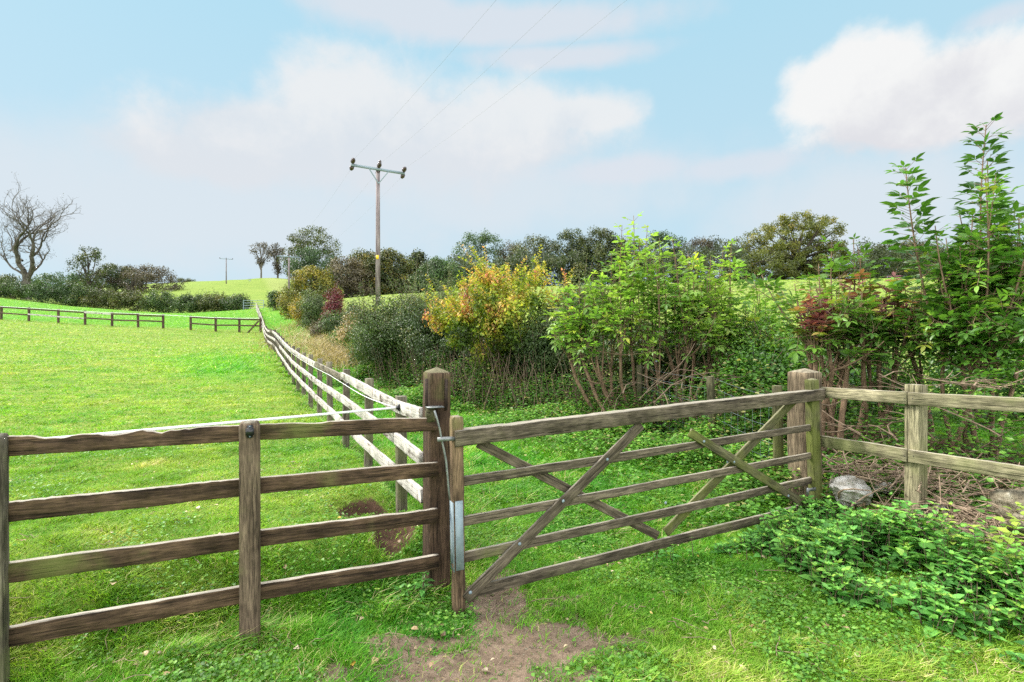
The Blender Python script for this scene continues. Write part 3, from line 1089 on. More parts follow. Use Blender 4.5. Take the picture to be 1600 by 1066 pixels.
# ---- the gate
GW = Wall(-.341, 3.05, 2.555, 4.32)
gf = GW.face()
gate = thing('field_gate', 'wide five-bar wooden field gate with crossed diagonal braces', 'gate', (2.5, 4.30, .12))
gn = np.array([GW.n[0], GW.n[1], 0])
gt = np.array([GW.t[0], GW.t[1], 0])
beam('top_rail', GW.p(708.7, 684.6, .01), GW.p(1283, 615.5, .01), .098, .082, M['gate_wood'], gate, gf, seed=61, rough=.0022, ragged=.006, taper=(1.0, .98))
for i, (a, b, h) in enumerate([((716, 753.5), (1272, 667), .058), ((716, 816), (1274, 710.6), .057), ((718, 872.2), (1274, 749), .061), ((735, 925), (1262, 792), .070)]):
    beam('rail', GW.p(*a), GW.p(*b), h, .024, M['gate_wood'], gate, gf, seed=70 + i, rough=.0016, taper=(1.03, .95))
beam('stile', GW.p(716.5, 957, 0), GW.p(713, 648, 0), .070, .068, M['gate_raw'], gate, gf, seed=80, end1='round', bev=.009, rough=.002)['label'] = 'worn orange-brown latch stile'
beam('stile', GW.p(1274.5, 802, 0), GW.p(1268, 590, 0), .098, .066, M['gate_green'], gate, gf, seed=81, end1='round', bev=.009, rough=.002)['label'] = 'green mossy hinge stile'
beam('brace', GW.p(727, 936, .027), GW.p(1002, 664, .027), .070, .022, M['gate_wood'], gate, gf, seed=82)
beam('brace', GW.p(748, 692, -.027), GW.p(1027, 837, -.027), .062, .022, M['gate_wood'], gate, gf, seed=83)
beam('brace', GW.p(1240, 626, -.027), GW.p(1040, 832, -.027), .070, .022, M['gate_green'], gate, gf, seed=84)
beam('brace', GW.p(1078, 676, .027), GW.p(1270, 796, .027), .066, .022, M['gate_green'], gate, gf, seed=85)
# steel plates on the latch stile
a, b = GW.p(717, 783, .036), GW.p(719, 891, .036)
ax = (np.array(b) - np.array(a))
V, Q = box_np((np.array(a) + np.array(b)) / 2, gt * .024, gn * .0018, ax / 2)
mp = mesh_np('steel_plate', V, Q, M['steel'], gate)
for yy in (795, 812, 845, 872, 884):
    for k in (-1, 1):
        c = np.array(GW.p(717 + (yy - 783) * .018, yy + k * 3, .037)) + gt * .013 * k
        lathe('bolt', c, gn, [(0, .0038), (.0025, .0034), (.004, .001)], M['iron'], mp, 8)
c = (np.array(GW.p(708.5, 783, .0)) + np.array(GW.p(710.5, 891, .0))) / 2 - gt * .006
V, Q = box_np(c - gt * .006, gt * .0018, gn * .034, ax / 2)
mesh_np('steel_plate', V, Q, M['steel'], gate)
# latch lever
def gpts(lst, off):
    return np.array([GW.p(x, y, off) for x, y in lst])


ctrl = gpts([(679, 642), (683, 655), (687, 670), (690, 686), (693.5, 702), (697, 720), (699.5, 745), (701, 765), (703, 782)], .03)
lv = sweep('latch_lever', ctrl, [.006, .0058, .0055, .006, .0062, .0065, .006, .006, .005], M['iron'], gate)
lathe('knob', ctrl[0] + np.array([0, 0, -.004]), (0, 0, 1), [(-.012, .002), (-.008, .009), (0, .0125), (.008, .009), (.012, .002)], M['steel'], lv)
a, b = np.array(GW.p(684, 687, .03)), np.array(GW.p(712, 685, .03))
V, Q = box_np((a + b) / 2, (b - a) / 2, gn * .012, (0, 0, .011))
mesh_np('latch_bracket', V, Q, M['iron'], gate)
# coach bolts on the braces
for px, py in ((735, 926), (812, 850), (880, 783), (949, 718), (1100, 690), (1147, 722), (1232, 775), (1264, 793), (1040, 786), (1137, 722)):
    off = .038 if px not in (1040, 1137) else .012
    c = np.array(GW.p(px, py, off))
    lathe('coach_bolt', c, gn, [(0, .011), (.003, .010), (.006, .005), (.007, .0005)], M['steel'], gate, 10)
a = np.array(GW.p(1268, 765, .04))
V, Q = box_np(a, gt * .05, gn * .004, (0, 0, .013))
mesh_np('hinge_strap', V, Q, M['iron'], gate)
lathe('hinge_pin', np.array(GW.p(1262, 768, .05)), (0, 0, 1), [(-.03, .004), (-.028, .011), (.028, .011), (.03, .004)], M['iron'], gate, 10)

# hinge post
HP = GW.p(1257, 700, -.16)
hpost = thing('gate_post', 'pale square hinge post with a worn sloping top at the right end of the gate', 'post', (HP.x, HP.y, Hs(HP.x, HP.y)))
beam('post_body', (HP.x, HP.y, -.3), (HP.x, HP.y, GW.p(1257, 583, -.12).z), .20, .19, M['post_hinge'], hpost, gf, seed=90, end1='pyramid', bev=.012, rough=.003)

# right fence, two rails
rfence = thing('rail_fence', 'pale greenish two-rail fence on the bank to the right of the gate', 'fence', (2.87, 3.72, .3))
W1 = Wall(2.66, 4.40, 2.87, 3.72)
W2 = Wall(2.87, 3.72, 3.17, 3.17)
f1 = (-.955, -.295, 0)
f2 = (-.878, -.479, 0)
W1.n = np.array(f1[:2]); W2.n = np.array(f2[:2])
beam('rail', W1.p(1283.5, 613), W1.p(1418.5, 622.3), .089, .036, M['rail_green'], rfence, f1, seed=101, rough=.002, bev=.005)
beam('rail', W1.p(1283.5, 689), W1.p(1418.5, 711.4), .093, .036, M['rail_green'], rfence, f1, seed=102, rough=.002, bev=.005)
e1, e2 = W2.p(1600, 633.5), W2.p(1600, 740.2)
for s0, e, sd in ((W2.p(1420.5, 623), e1, 103), (W2.p(1420.5, 712.2), e2, 104)):
    beam('rail', s0, s0 + (e - s0) * 1.9, .091, .036, M['rail_green'], rfence, f2, seed=sd, rough=.002, bev=.005)
pq = W1.p(1431, 810, -.062)
beam('post', (pq.x, pq.y, -.2), (pq.x, pq.y, W1.p(1431, 601, -.062).z), .105, .088, M['rail_green'], rfence, f1, seed=105, bev=.006)
pq2 = e1 + (e1 - W2.p(1420.5, 623)) * .88
beam('post', (pq2.x + .06, pq2.y + .03, -.2), (pq2.x + .06, pq2.y + .03, 1.3), .105, .088, M['rail_green'], rfence, f2, seed=106, bev=.006)
for px, py, WW in ((1413, 623, W1), (1413, 713, W1), (1426, 623, W2), (1427, 713, W2)):
    c = np.array(WW.p(px, py, .0185))
    lathe('nail', c, unit(np.array([WW.n[0], WW.n[1], 0])), [(0, .0035), (.001, .003), (.0015, .0005)], M['black'], rfence, 8)

# stock fence of wire netting along the hedge foot
SN = [(2.50, 4.78), (2.42, 6.1), (1.95, 7.75)]
sfence = thing('wire_stock_fence', 'sagging wire stock netting on mossy posts along the foot of the hedge', 'fence', (2.5, 4.78, .15))
sn_h = [Hs(x, d) for x, d in SN]
for i, (x, d) in enumerate(SN):
    beam('post', (x, d, sn_h[i] - .4), (x + rp.normal(0, .02), d, sn_h[i] + (1.02 if i == 0 else .95)), .085, .08, M['gate_green'], sfence, (-.5, -.8, 0), seg=10, seed=120 + i, bev=.02)
wn = Sticks()
for i in range(len(SN) - 1):
    (x0, d0), (x1, d1) = SN[i], SN[i + 1]
    L = math.hypot(x1 - x0, d1 - d0)
    for z in (.05, .18, .31, .46, .62, .80, .92):
        P = [np.array([x0 + (x1 - x0) * t, d0 + (d1 - d0) * t - .05, sn_h[i] + (sn_h[i + 1] - sn_h[i]) * t + z - .03 * math.sin(math.pi * t)]) for t in np.linspace(0, 1, 7)]
        wn.poly(P, .0009, .0009)
    for k in range(int(L / .15)):
        t = (k + .5) * .15 / L
        b = np.array([x0 + (x1 - x0) * t, d0 + (d1 - d0) * t - .05, sn_h[i] + (sn_h[i + 1] - sn_h[i]) * t])
        wn.seg(b + np.array([0, 0, .05]), b + np.array([0, 0, .80]), .0008, .0008)
wn.build('netting', M['steel'], sfence, 4)

# far cross fence of the paddock
ff = thing('post_and_rail_fence', 'low brown two-rail fence crossing the far end of the paddock', 'fence', px3(255, 511.6, 35))
FP = [(-62, 36.6, 500), (-10, 36.4, 501), (2, 36.3, 501.5), (45, 36, 503), (91, 35.8, 505), (133, 35.6, 507), (175, 35.4, 509), (216, 35.2, 510.5), (255, 35, 512)]
FP2 = [(298, 34.8, 513), (337, 34.6, 514), (374, 34.4, 515.5), (407, 34.3, 517)]


def fpt(px, d):
    x = (px - 800) / 800 * d
    return x, d, Hs(x, d)


for grp in (FP, FP2):
    for i, (px, d, py) in enumerate(grp):
        x, dd, z = fpt(px, d)
        beam('post', (x, dd, z - .4), (x + rp.normal(0, .01), dd, z + .98), .12, .10, M['far_wood'], ff, (0, -1, 0), seg=6, seed=140 + i)
        if i:
            x0, d0, z0 = fpt(grp[i - 1][0], grp[i - 1][1])
            for r in (.86, .45):
                pale = (px in (91, 133)) and r < .5 or (px == 175 and r > .5)
                beam('rail', (x0, d0 - .07, z0 + r + rp.normal(0, .02)), (x, dd - .07, z + r + rp.normal(0, .02)), .10, .035, M['rail_white'] if pale else M['far_wood'], ff, (0, -1, 0), seg=6, seed=160 + i)
a = fpt(386, 34.1)
b = fpt(404, 34.25)
beam('strut', (a[0], a[1], a[2] - .05), (b[0], b[1], b[2] + .75), .09, .07, M['far_wood'], ff, (0, -1, 0), seg=5, seed=190)
pts = []
for (px, d, py) in FP[1:] + FP2:
    x, dd, z = fpt(px, d)
    pts.append((x, dd - .12, z + .93))
tape('electric_tape', np.array(pts), .022, 'pale electric tape strung along the far cross fence of the paddock')

# little metal gate at the top of the lane
gx0, gx1 = px3(391, 482, 60), px3(404, 482, 60)
mg = thing('metal_gate', 'tiny grey tubular metal gate at the far top of the lane', 'gate', ((gx0[0] + gx1[0]) / 2, 60, Hs(gx0[0], 60)))
stk = Sticks()
zb = Hs((gx0[0] + gx1[0]) / 2, 60)
for z in (.15, .45, .75, 1.05):
    stk.seg(np.array([gx0[0] - .8, 60, zb + z]), np.array([gx1[0] + .6, 60, zb + z]), .03, .03)
stk.build('bars', M['steel'], mg)
for x in (gx0[0] - .8, gx1[0] + .6):
    V, F_ = tubes([(x, 60, zb - .1)], [(x, 60, zb + 1.1)], .035, .035, 6)
    mesh_np('upright', V, F_, M['steel'], mg)
# ================================================================== POLES AND WIRES
def pole_line(px, ytop, d, label, first=False, big=True):
    x, _, ztop = px3(px, ytop, d)
    z0 = Hs(x, d)
    o = thing('power_pole', label, 'utility pole', (x, d, z0), 'wooden poles carrying the overhead line')
    sweep('pole', [(x, d, z0 - .5), (x, d, z0 + (ztop - z0) * .5), (x, d, ztop)], [.165, .14, .12], M['pole'], o, 10)
    return o, np.array([x, d, ztop])


LINE = unit(np.array([-26.4, 47.0, 0]))
ARM = np.array([LINE[1], -LINE[0], 0])
p1, t1 = pole_line(590.5, 262, 33, 'tall wooden power pole with a crossarm and yellow plate standing behind the hedge')
p2, t2 = pole_line(451.5, 400, 78, 'shorter looking grey power pole rising over the top of the lane')
p3, t3 = pole_line(353.5, 404, 150, 'tiny distant power pole on the skyline of the left hill')
ends = {}
for o, t, big in ((p1, t1, True), (p2, t2, False), (p3, t3, False)):
    A = t + np.array([0, 0, -.22])
    hw = 1.72
    c = A + np.array([0, 0, .06]) - LINE * .16
    V, Q = box_np(c, ARM * hw, LINE * .05, (0, 0, .075))
    mesh_np('crossarm', V, Q, M['steel'], o)
    if big:
        for s in (-1, 1):
            a = c + ARM * s * .62 - LINE * .055 + np.array([0, 0, -.06])
            b = np.array([t[0], t[1], A[2] - .85]) - LINE * .16
            V, F_ = tubes([a], [b], .035, .035, 6)
            mesh_np('arm_brace', V, F_, M['steel'], o)
    e = []
    for k, s in enumerate((-1, 0, 1)):
        pt = c + ARM * s * (hw - .08) + np.array([0, 0, .10])
        if big:
            for dirn in (-1, 1):
                ax = LINE * dirn + np.array([0, 0, .28 if dirn < 0 else -.30])
                pr = [(.05, .03), (.06, .13), (.11, .135), (.13, .06), (.17, .06), (.19, .14), (.24, .14), (.26, .06), (.31, .06), (.33, .11), (.37, .10), (.40, .03)]
                lathe('insulator', pt + np.array([0, 0, .06 if dirn < 0 else -.16]), ax, pr, M['porcelain'], o, 12)
        else:
            lathe('insulator', pt - np.array([0, 0, .06]), (0, 0, 1), [(0, .03), (.03, .10), (.14, .10), (.2, .07), (.26, .10), (.33, .03)], M['porcelain'], o, 8)
        e.append(pt)
    ends[o.name] = e
c = t1 + np.array([.06, 0, .0]) + ARM * .08
V, F_ = tubes([c], [c + np.array([0, 0, .38])], .012, .012, 6)
mesh_np('spindle', V, F_, M['iron'], p1)
lathe('insulator', c + np.array([0, 0, .30]), (0, 0, 1), [(0, .02), (.02, .075), (.10, .09), (.17, .06), (.2, .02)], M['porcelain'], p1, 10)
zs = CAMZ + (533 - 402) / 800 * 32.85
xs = t1[0]
V, Q = box_np((xs - .0, 33 - .15, zs), (.085, 0, 0), (0, .004, 0), (0, 0, .13))
sg = mesh_np('warning_plate', V, Q, M['yellow'], p1)
V = np.array([(xs - .05, 32.843, zs - .05), (xs + .05, 32.843, zs - .05), (xs, 32.843, zs + .05)])
mesh_np('warning_mark', np.vstack([V, V + np.array([0, -.002, 0])]), np.array([(0, 1, 2), (3, 5, 4), (0, 3, 4), (0, 4, 1), (1, 4, 5), (1, 5, 2), (2, 5, 3), (2, 3, 0)]), M['black'], sg)


def catenary(a, b, sag, n=24):
    t = np.linspace(0, 1, n)[:, None]
    P = a[None] * (1 - t) + b[None] * t
    P[:, 2] -= sag * 4 * (t * (1 - t))[:, 0]
    return P


nxt = t1 - LINE * 54 + np.array([0, 0, -1.0])
names = ('left', 'middle', 'right')
for k, s in enumerate((-1, 0, 1)):
    e1, e2 = ends[p1.name][k], ends[p2.name][k]
    o = sweep('power_line', catenary(e1 + LINE * .4 + np.array([0, 0, -.2]), e2, 1.0), .0026, M['wire'], None, 5)
    props(o, '%s of three thin wires running from the tall pole to the farther pole' % ('leftmost', 'middle', 'rightmost')[k], 'overhead wire', 'wires of the overhead line')
    o = sweep('power_line', catenary(e1 - LINE * .4 + np.array([0, 0, .15]), nxt + ARM * s * 1.64, .9), .0026, M['wire'], None, 5)
    props(o, '%s of three thin wires rising from the tall pole towards the viewer' % ('leftmost', 'middle', 'rightmost')[k], 'overhead wire', 'wires of the overhead line')
e2, e3 = ends[p2.name][1], ends[p3.name][1]

# ================================================================== GRASS AND GROUND COVER
def scatter(n, d0, d1, power=1.0, side=1.08, rg=rng):
    """random ground points in the viewed wedge, denser near the viewer"""
    u = rg.random(n)
    if power == 1.0:
        d = d0 * (d1 / d0) ** u
    else:
        d = (d0 ** power + u * (d1 ** power - d0 ** power)) ** (1 / power)
    x = (rg.random(n) * 2 - 1) * side * (d + .25)
    return x, d


hedge_x = lambda d: np.interp(d, [2, 4.4, 5.4, 7.2, 9.2, 11, 13.5, 22, 40], [3.3, 2.95, 2.9, 1.9, .4, -1.3, -3.2, -7.6, -17])


def nettle_zone(x, d):
    """1 inside the bed of nettles at the right"""
    e = np.interp(d, [2.2, 2.45, 2.7, 2.96, 3.3, 3.8, 4.15, 4.6], [2.42, 2.3, 2.14, 2.0, 1.78, 1.42, 1.55, 2.4])
    return sstep(-.12, .12, x - e + (vnoise(x, d, 3.2, 3) - .5) * .7)


def blades(name, x, d, h, wd, hue, tone, lean, rg, label=None, tpl=T_BLADE, mat='grass'):
    z = H(x, d) - .004
    n = len(x)
    a = rg.random(n) * 2 * np.pi
    D = np.stack([np.cos(a) * lean, np.sin(a) * lean, np.ones(n)], -1)
    b = a + np.pi / 2 + rg.normal(0, .7, n)
    N = np.stack([np.cos(a), np.sin(a), -.3 * np.ones(n)], -1)
    N = N + .6 * np.stack([np.cos(b), np.sin(b), np.zeros(n)], -1)
    L = Leaves()
    L.add(np.stack([x, d, z], -1), D, N, h, wd, hue, tone)
    V, F, hu, t = L.arrays(tpl)
    # bend the tips over
    k = len(tpl[0])
    V = V.reshape(n, k, 3)
    tipd = unit(np.stack([np.cos(a), np.sin(a), np.zeros(n)], -1))
    V[:, -1] += tipd * (h * (.25 + .35 * rg.random(n)))[:, None] - np.array([0, 0, 1]) * (h * .12)[:, None]
    V = V.reshape(-1, 3)
    o = mesh_np(name, V, F, M[mat], None, attrs={'hue': np.clip(hu, 0, 1), 'tone': np.clip(t, 0, 1)})
    return props(o, label, 'grass' if label else None, kind='stuff')


def grass_fields(x, d, rg):
    fm = field_mask(x, d)
    patch = fbm(x, d, .9, 11, 4)
    p2 = fbm(x, d, 3.1, 13, 3)
    hue = .33 + (patch - .5) * .75 + (p2 - .5) * .6 + fm * .13 + rg.normal(0, .10, len(x))
    lush = lush_mask(x, d)
    hue = hue - lush * .22
    dry = rg.random(len(x)) < (.04 + .12 * sstep(.52, .7, p2)) * (1 - .6 * fm)
    hue = np.where(dry, rg.uniform(.84, 1, len(x)), hue)
    tone = np.clip(.54 + rg.normal(0, .19, len(x)) + (p2 - .5) * .55 + .12 * lush, .05, 1)
    tuf = sstep(.45, .75, fbm(x, d, 5.5, 17, 3))
    h = .018 + .018 * p2 + .014 * patch + .032 * tuf - .010 * fm + .05 * lush * (d < 10)
    bank = np.exp(-((((d - 2.78) - .46 * (x + 1.45)) * .908 - .12) / .22) ** 2) * (x < -.5)
    h = h + bank * .035
    hue = hue + bank * .18 * (p2 > .45)
    return fm, h, hue, tone, patch, p2, lush


def keep_mask(x, d, rg):
    mud = mud_mask(x, d)
    soil = soil_mask(x, d)
    p = (1 - sstep(.20, .66, mud) * .96) * (1 - sstep(.25, .6, soil) * .92)
    p *= 1 - .75 * nettle_zone(x, d) * (x < hedge_x(d) + .4)
    p *= 1 - .85 * sstep(.1, .9, x - hedge_x(d)) * (1 - sstep(2, 3.5, x - hedge_x(d)))
    return rg.random(len(x)) < p


rg = np.random.default_rng(21)
x, d = scatter(430000, 2.15, 6.2, .6)
k = keep_mask(x, d, rg)
x, d = x[k], d[k]
fm, h, hue, tone, pa_, p2_, lu = grass_fields(x, d, rg)
h = h * rg.uniform(.55, 1.35, len(x))
blades('short_grass', x, d, h, .0030 + .0012 * rg.random(len(x)) + .0004 * d, hue, tone, rg.uniform(.15, 1.1, len(x)), rg, 'short bright green grass in the foreground around the gate and fence')
x, d = scatter(330000, 6.0, 16, 1.0)
k = keep_mask(x, d, rg) & (x < hedge_x(d) + .6)
x, d = x[k], d[k]
fm, h, hue, tone, pa_, p2_, lu = grass_fields(x, d, rg)
h = h * rg.uniform(.6, 1.5, len(x))
blades('pasture_grass', x, d, h * 1.05, .0045 + .0011 * d, hue, tone, rg.uniform(.3, 1.2, len(x)), rg, 'close cropped grass of the paddock and the lane beyond the gate', tpl=T_TRI)
x, d = scatter(230000, 15, 75, 1.0)
k = rg.random(len(x)) < .9
x, d = x[k], d[k]
fm, h, hue, tone, pa_, p2_, lu = grass_fields(x, d, rg)
hue = hue * (1 - .45 * far_mask(x, d)) + .45 * .80 * far_mask(x, d)
blades('far_grass', x, d, (.05 + .03 * p2_) * rg.uniform(.6, 1.5, len(x)) * (1 + lu * 1.2 * (d < 30)), .006 + .0011 * d, hue, tone, rg.uniform(.4, 1.2, len(x)), rg, 'sunlit pasture grass on the slopes beyond the near paddock', tpl=T_TRI)

# longer tussocks: at post feet, along the bank, in the lane behind the gate
tx, td, th = [], [], []
for _ in range(26):
    t = rg.random()
    px_ = rg.choice([392, 378, 372, 690, 660, 600, 640])
    q = FR.p(px_ + rg.normal(0, 14), 990, rg.normal(-.02, .05))
    tx.append(q.x); td.append(q.y); th.append(.12)
for _ in range(150):
    dd = rg.uniform(3.6, 8.5)
    xx = rg.uniform(lf_x(dd) + .2, hedge_x(dd) - .1)
    if xx < GW.o[0] + 9 and (dd - 3.05) > .438 * (xx + .341) + .15:
        tx.append(xx); td.append(dd); th.append(rg.uniform(.09, .2))
for d_ in st[1:16]:
    for _ in range(3):
        tx.append(lf_x(d_) + rg.normal(.05, .09)); td.append(d_ + rg.normal(0, .1)); th.append(.12)
tx, td, th = map(np.array, (tx, td, th))
k = soil_mask(tx, td) < .12
k &= ~((tx > -1.5) & (tx < -.7) & (td > 3.4) & (td < 4.5))
tx, td, th = tx[k], td[k], th[k]
per = 70
X = np.repeat(tx, per) + rg.normal(0, .055, len(tx) * per)
Dd = np.repeat(td, per) + rg.normal(0, .055, len(tx) * per)
hh = np.repeat(th, per) * rg.uniform(.4, 1.25, len(tx) * per)
blades('tussock_grass', X, Dd, hh, .0042 + .0006 * Dd, np.where(rg.random(len(X)) < .13, .95, .30 + rg.normal(0, .14, len(X)) + np.repeat(rg.normal(0, .1, len(tx)), per)), .45 + rg.normal(0, .18, len(X)), rg.uniform(.3, 1.3, len(X)), rg, 'longer uncut tufts of grass at the post feet and in the lane')

# dry yellowed grass along the hedge bank up the lane
dx_, dd_ = [], []
for px_, dc, n, sx, sd in ((548, 19.5, 2600, .75, 1.3), (560, 17.6, 1600, .6, .9), (520, 22, 1200, .8, 1.2), (505, 26, 1300, .9, 1.6), (478, 31, 1000, 1.0, 2.2), (470, 36, 700, 1, 2)):
    c0 = (px_ - 800) / 800 * dc
    dx_.append(rg.normal(c0, sx, n)); dd_.append(rg.normal(dc, sd, n))
X, Dd = np.concatenate(dx_), np.concatenate(dd_)
blades('dry_grass', X, Dd, rg.uniform(.25, .75, len(X)), .018 + 0 * X, rg.random(len(X)), rg.uniform(.1, .8, len(X)), rg.uniform(.2, 1.3, len(X)), rg, 'patches of tall dry straw-coloured grass on the bank below the hedge', mat='straw')

q_ = np.array([[v.x, v.y] for v in (FR.p(px_, 990, off_) for px_, off_ in zip(rg.normal(330, 60, 900), rg.normal(.0, .07, 900)))])
clump = fbm(q_[:, 0], q_[:, 1], 7.0, 91, 2) > .5
X, Dd = q_[clump, 0], q_[clump, 1]
blades('dead_grass', X, Dd, rg.uniform(.03, .10, len(X)), .0045 + 0 * X, rg.uniform(0, .8, len(X)), rg.uniform(.1, .6, len(X)), rg.uniform(.6, 1.8, len(X)), rg, 'matted dead grass on the little bank under the dark rails', mat='straw')

# small broad-leaved weeds and clover in the turf
def ground_leaves(name, x, d, size, hgt, hue, tone, rg, label, mat='weed', tpl=T_SMALL, cat='weeds'):
    n = len(x)
    z = H(x, d) + hgt
    a = rg.random(n) * 2 * np.pi
    D = np.stack([np.cos(a), np.sin(a), rg.uniform(-.15, .45, n)], -1)
    N = np.stack([rg.normal(0, .35, n), rg.normal(0, .35, n), np.ones(n)], -1)
    L = Leaves()
    L.add(np.stack([x, d, z], -1), D, N, size, size * rg.uniform(.6, .95, n), hue, tone)
    o = L.build(name, M[mat], None, tpl)
    return props(o, label, cat, kind='stuff')


x, d = scatter(125000, 2.2, 6.8, .7)
dens = fbm(x, d, 1.7, 41, 4)
k = (rg.random(len(x)) < sstep(.38, .60, dens) * (1 - .7 * field_mask(x, d))) & keep_mask(x, d, rg)
x, d = x[k], d[k]
ground_leaves('clover', x, d, rg.uniform(.012, .030, len(x)), .018 + .03 * rg.random(len(x)), rg.uniform(.1, .75, len(x)), rg.uniform(.2, .7, len(x)), rg, 'clover and small broad leaves scattered through the near turf', cat='clover')
# weeds of the lane behind the gate and on the hedge bank
n = 95000
d = rg.uniform(4.2, 15, n)
e = hedge_x(d)
x = e - np.abs(rg.normal(0, .9, n)) * (1 + (d > 8) * .25) + .25
behind = (d - 3.05) > .438 * (x + .341) + .12
dens = fbm(x, d, 1.2, 51, 4)
k = behind & (x > lf_x(d) + .2) & (rg.random(n) < sstep(.36, .58, dens))
x, d, dens = x[k], d[k], dens[k]
nearh = np.exp(-((x - hedge_x(d)) / .7) ** 2)
hg = rg.random(len(x)) * (.05 + .26 * sstep(.42, .68, dens) + .22 * nearh * dens)
ground_leaves('lane_weeds', x, d, rg.uniform(.022, .052, len(x)) * (1 + d * .025), hg, np.where(rg.random(len(x)) < .05 + .10 * nearh, .97, rg.uniform(0, .85, len(x)) * .6 + hg * .8 - .12 * nearh), rg.uniform(.15, .75, len(x)), rg, 'low nettles and buttercup leaves carpeting the lane beyond the gate')

# the bed of nettles right of the gate
def nettle_plants(cx, cd, hmin, hmax, rg, hueb=0.0):
    """stems with opposite toothless pointed leaves; returns leaves, sticks"""
    L = Leaves()
    S_ = Sticks()
    z0 = H(np.array(cx), np.array(cd))
    for x0, d0, zz in zip(cx, cd, z0):
        hp = rg.uniform(hmin, hmax)
        lean = rg.normal(0, .22, 2)
        nn = max(4, int(hp / .032))
        t = np.linspace(0, 1, nn)
        P = np.stack([x0 + lean[0] * hp * t ** 1.4, d0 + lean[1] * hp * t ** 1.4, zz + hp * t], -1)
        S_.seg(P[0] - [0, 0, .02], P[nn // 2], .0030, .0025)
        S_.seg(P[nn // 2], P[-1], .0025, .0012)
        a0 = rg.random() * 6.28
        hb = rg.normal(hueb, .16)
        tb = rg.normal(0, .10)
        sz = rg.uniform(.5, 1.45) * (.75 if hp < .1 else 1)
        for i in range(1, nn):
            f = i / (nn - 1)
            if f < .25 and rg.random() < .5:
                continue
            s = sz * (.078 - .042 * f ** 2.2) * rg.uniform(.8, 1.2)
            a = a0 + (i % 2) * 1.57 + rg.normal(0, .15)
            for k in (0, 1):
                aa = a + k * math.pi
                D = np.array([[math.cos(aa), math.sin(aa), .45 - .55 * (1 - f) + rg.normal(0, .12)]])
                L.add(P[i:i + 1] + D * .008, D, np.array([[0, 0, 1.0]]) + rg.normal(0, .22, (1, 3)), s, s * .66, .34 + hb + .30 * f + rg.normal(0, .1), .42 + tb + rg.normal(0, .12))
        # crown of small young leaves
        for k in range(4):
            aa = rg.random() * 6.28
            D = np.array([[math.cos(aa), math.sin(aa), .7]])
            L.add(P[-1:], D, np.array([[0, 0, 1.0]]), .026 * sz, .016 * sz, .78 + hb * .5 + rg.normal(0, .08), .6)
    return L, S_


T_NETTLE = (np.array([(0, 0, 0), (.22, -.46, .10), (.22, .46, .10), (.24, 0, -.02), (.58, -.36, .05), (.58, .36, .05), (.60, 0, -.07), (1, 0, -.22)]), T_BIG[1])
rg = np.random.default_rng(77)
x = rg.uniform(1.3, 3.3, 6000)
d = rg.uniform(2.25, 4.45, 6000)
right_edge = np.interp(d, [2.2, 2.6, 3.0, 3.3, 3.75, 4.4], [3.2, 2.98, 2.72, 2.6, 2.78, 2.62])
dn = fbm(x, d, 2.9, 61, 3)
gate_side = (d - 3.05) < .438 * (x + .341) - .02
k = (nettle_zone(x, d) > .5) & (x < right_edge) & gate_side & (rg.random(len(x)) < .22 + .22 * sstep(.40, .60, dn))
x, d, dn = x[k], d[k], dn[k]
hs_ = np.clip(.05 + .30 * (dn - .36) * 2.2, .085, .26) * (1 - .25 * sstep(3.5, 4.1, d))
edge = np.clip(x - np.interp(d, [2.2, 2.45, 2.7, 2.96, 3.3, 3.8, 4.15, 4.6], [2.5, 2.36, 2.16, 2.02, 1.84, 1.5, 1.62, 2.4]), 0, .5)
NL, NS = Leaves(), Sticks()
for i in range(len(x)):
    L, S_ = nettle_plants([x[i]], [d[i]], hs_[i] * (.55 + .7 * edge[i]), hs_[i] * (.75 + .9 * edge[i]), rg, -.05 + (dn[i] - .5) * .3)
    NL.q += L.q
    NS.a += S_.a; NS.b += S_.b; NS.ra += S_.ra; NS.rb += S_.rb
V1, F1, h1, tn1 = NL.arrays(T_NETTLE)
o = mesh_np('nettle_bed', V1, F1, M['nettle'], None, attrs={'hue': np.clip(h1, 0, 1), 'tone': np.clip(tn1, 0, 1)}, smooth=True)
props(o, 'dense bed of bright green nettles between the gate and the rocks', 'nettles', kind='stuff')
V, F_ = tubes(np.array(NS.a), np.array(NS.b), np.array(NS.ra), np.array(NS.rb), 4)
mesh_np('stems', V, F_, M['stem_dark'], o, matrix=Matrix.Identity(4))

# single plants
def single_plant(px, py, d, n, hmin, hmax, spread, label, seed, hueb=0.0):
    rg = np.random.default_rng(seed)
    x0 = (px - 800) / 800 * d
    cx = x0 + rg.normal(0, spread, n)
    cd = d + rg.normal(0, spread, n)
    o = thing('nettle_plant', label, 'nettle', (x0, d, Hs(x0, d)), 'stray nettles in the grass')
    L, S_ = nettle_plants(cx, cd, hmin, hmax, rg, hueb)
    L.build('leaves', M['nettle'], o, T_NETTLE)
    S_.build('stem', M['stem_dark'], o, 4)


single_plant(655, 940, 3.17, 4, .10, .22, .035, 'small nettle sprouting at the foot of the big dark gate post', 1)
single_plant(632, 945, 3.14, 5, .05, .10, .06, 'cluster of tiny nettle leaves in the turf left of the gate stile', 2)
single_plant(1052, 885, 3.74, 7, .10, .17, .07, 'low nettle clump under the middle of the bottom gate rail', 3, -.05)
single_plant(1545, 905, 3.0, 9, .28, .46, .08, 'tallest yellow-green nettle clump in front of the big boulder', 4, .28)
single_plant(1320, 755, 4.3, 3, .14, .24, .05, 'nettle growing beside the whitish boulder behind the right fence', 5, .05)
single_plant(1530, 765, 3.9, 3, .12, .2, .05, 'nettle sprig in the brown twigs below the lower right rail', 6, -.05)

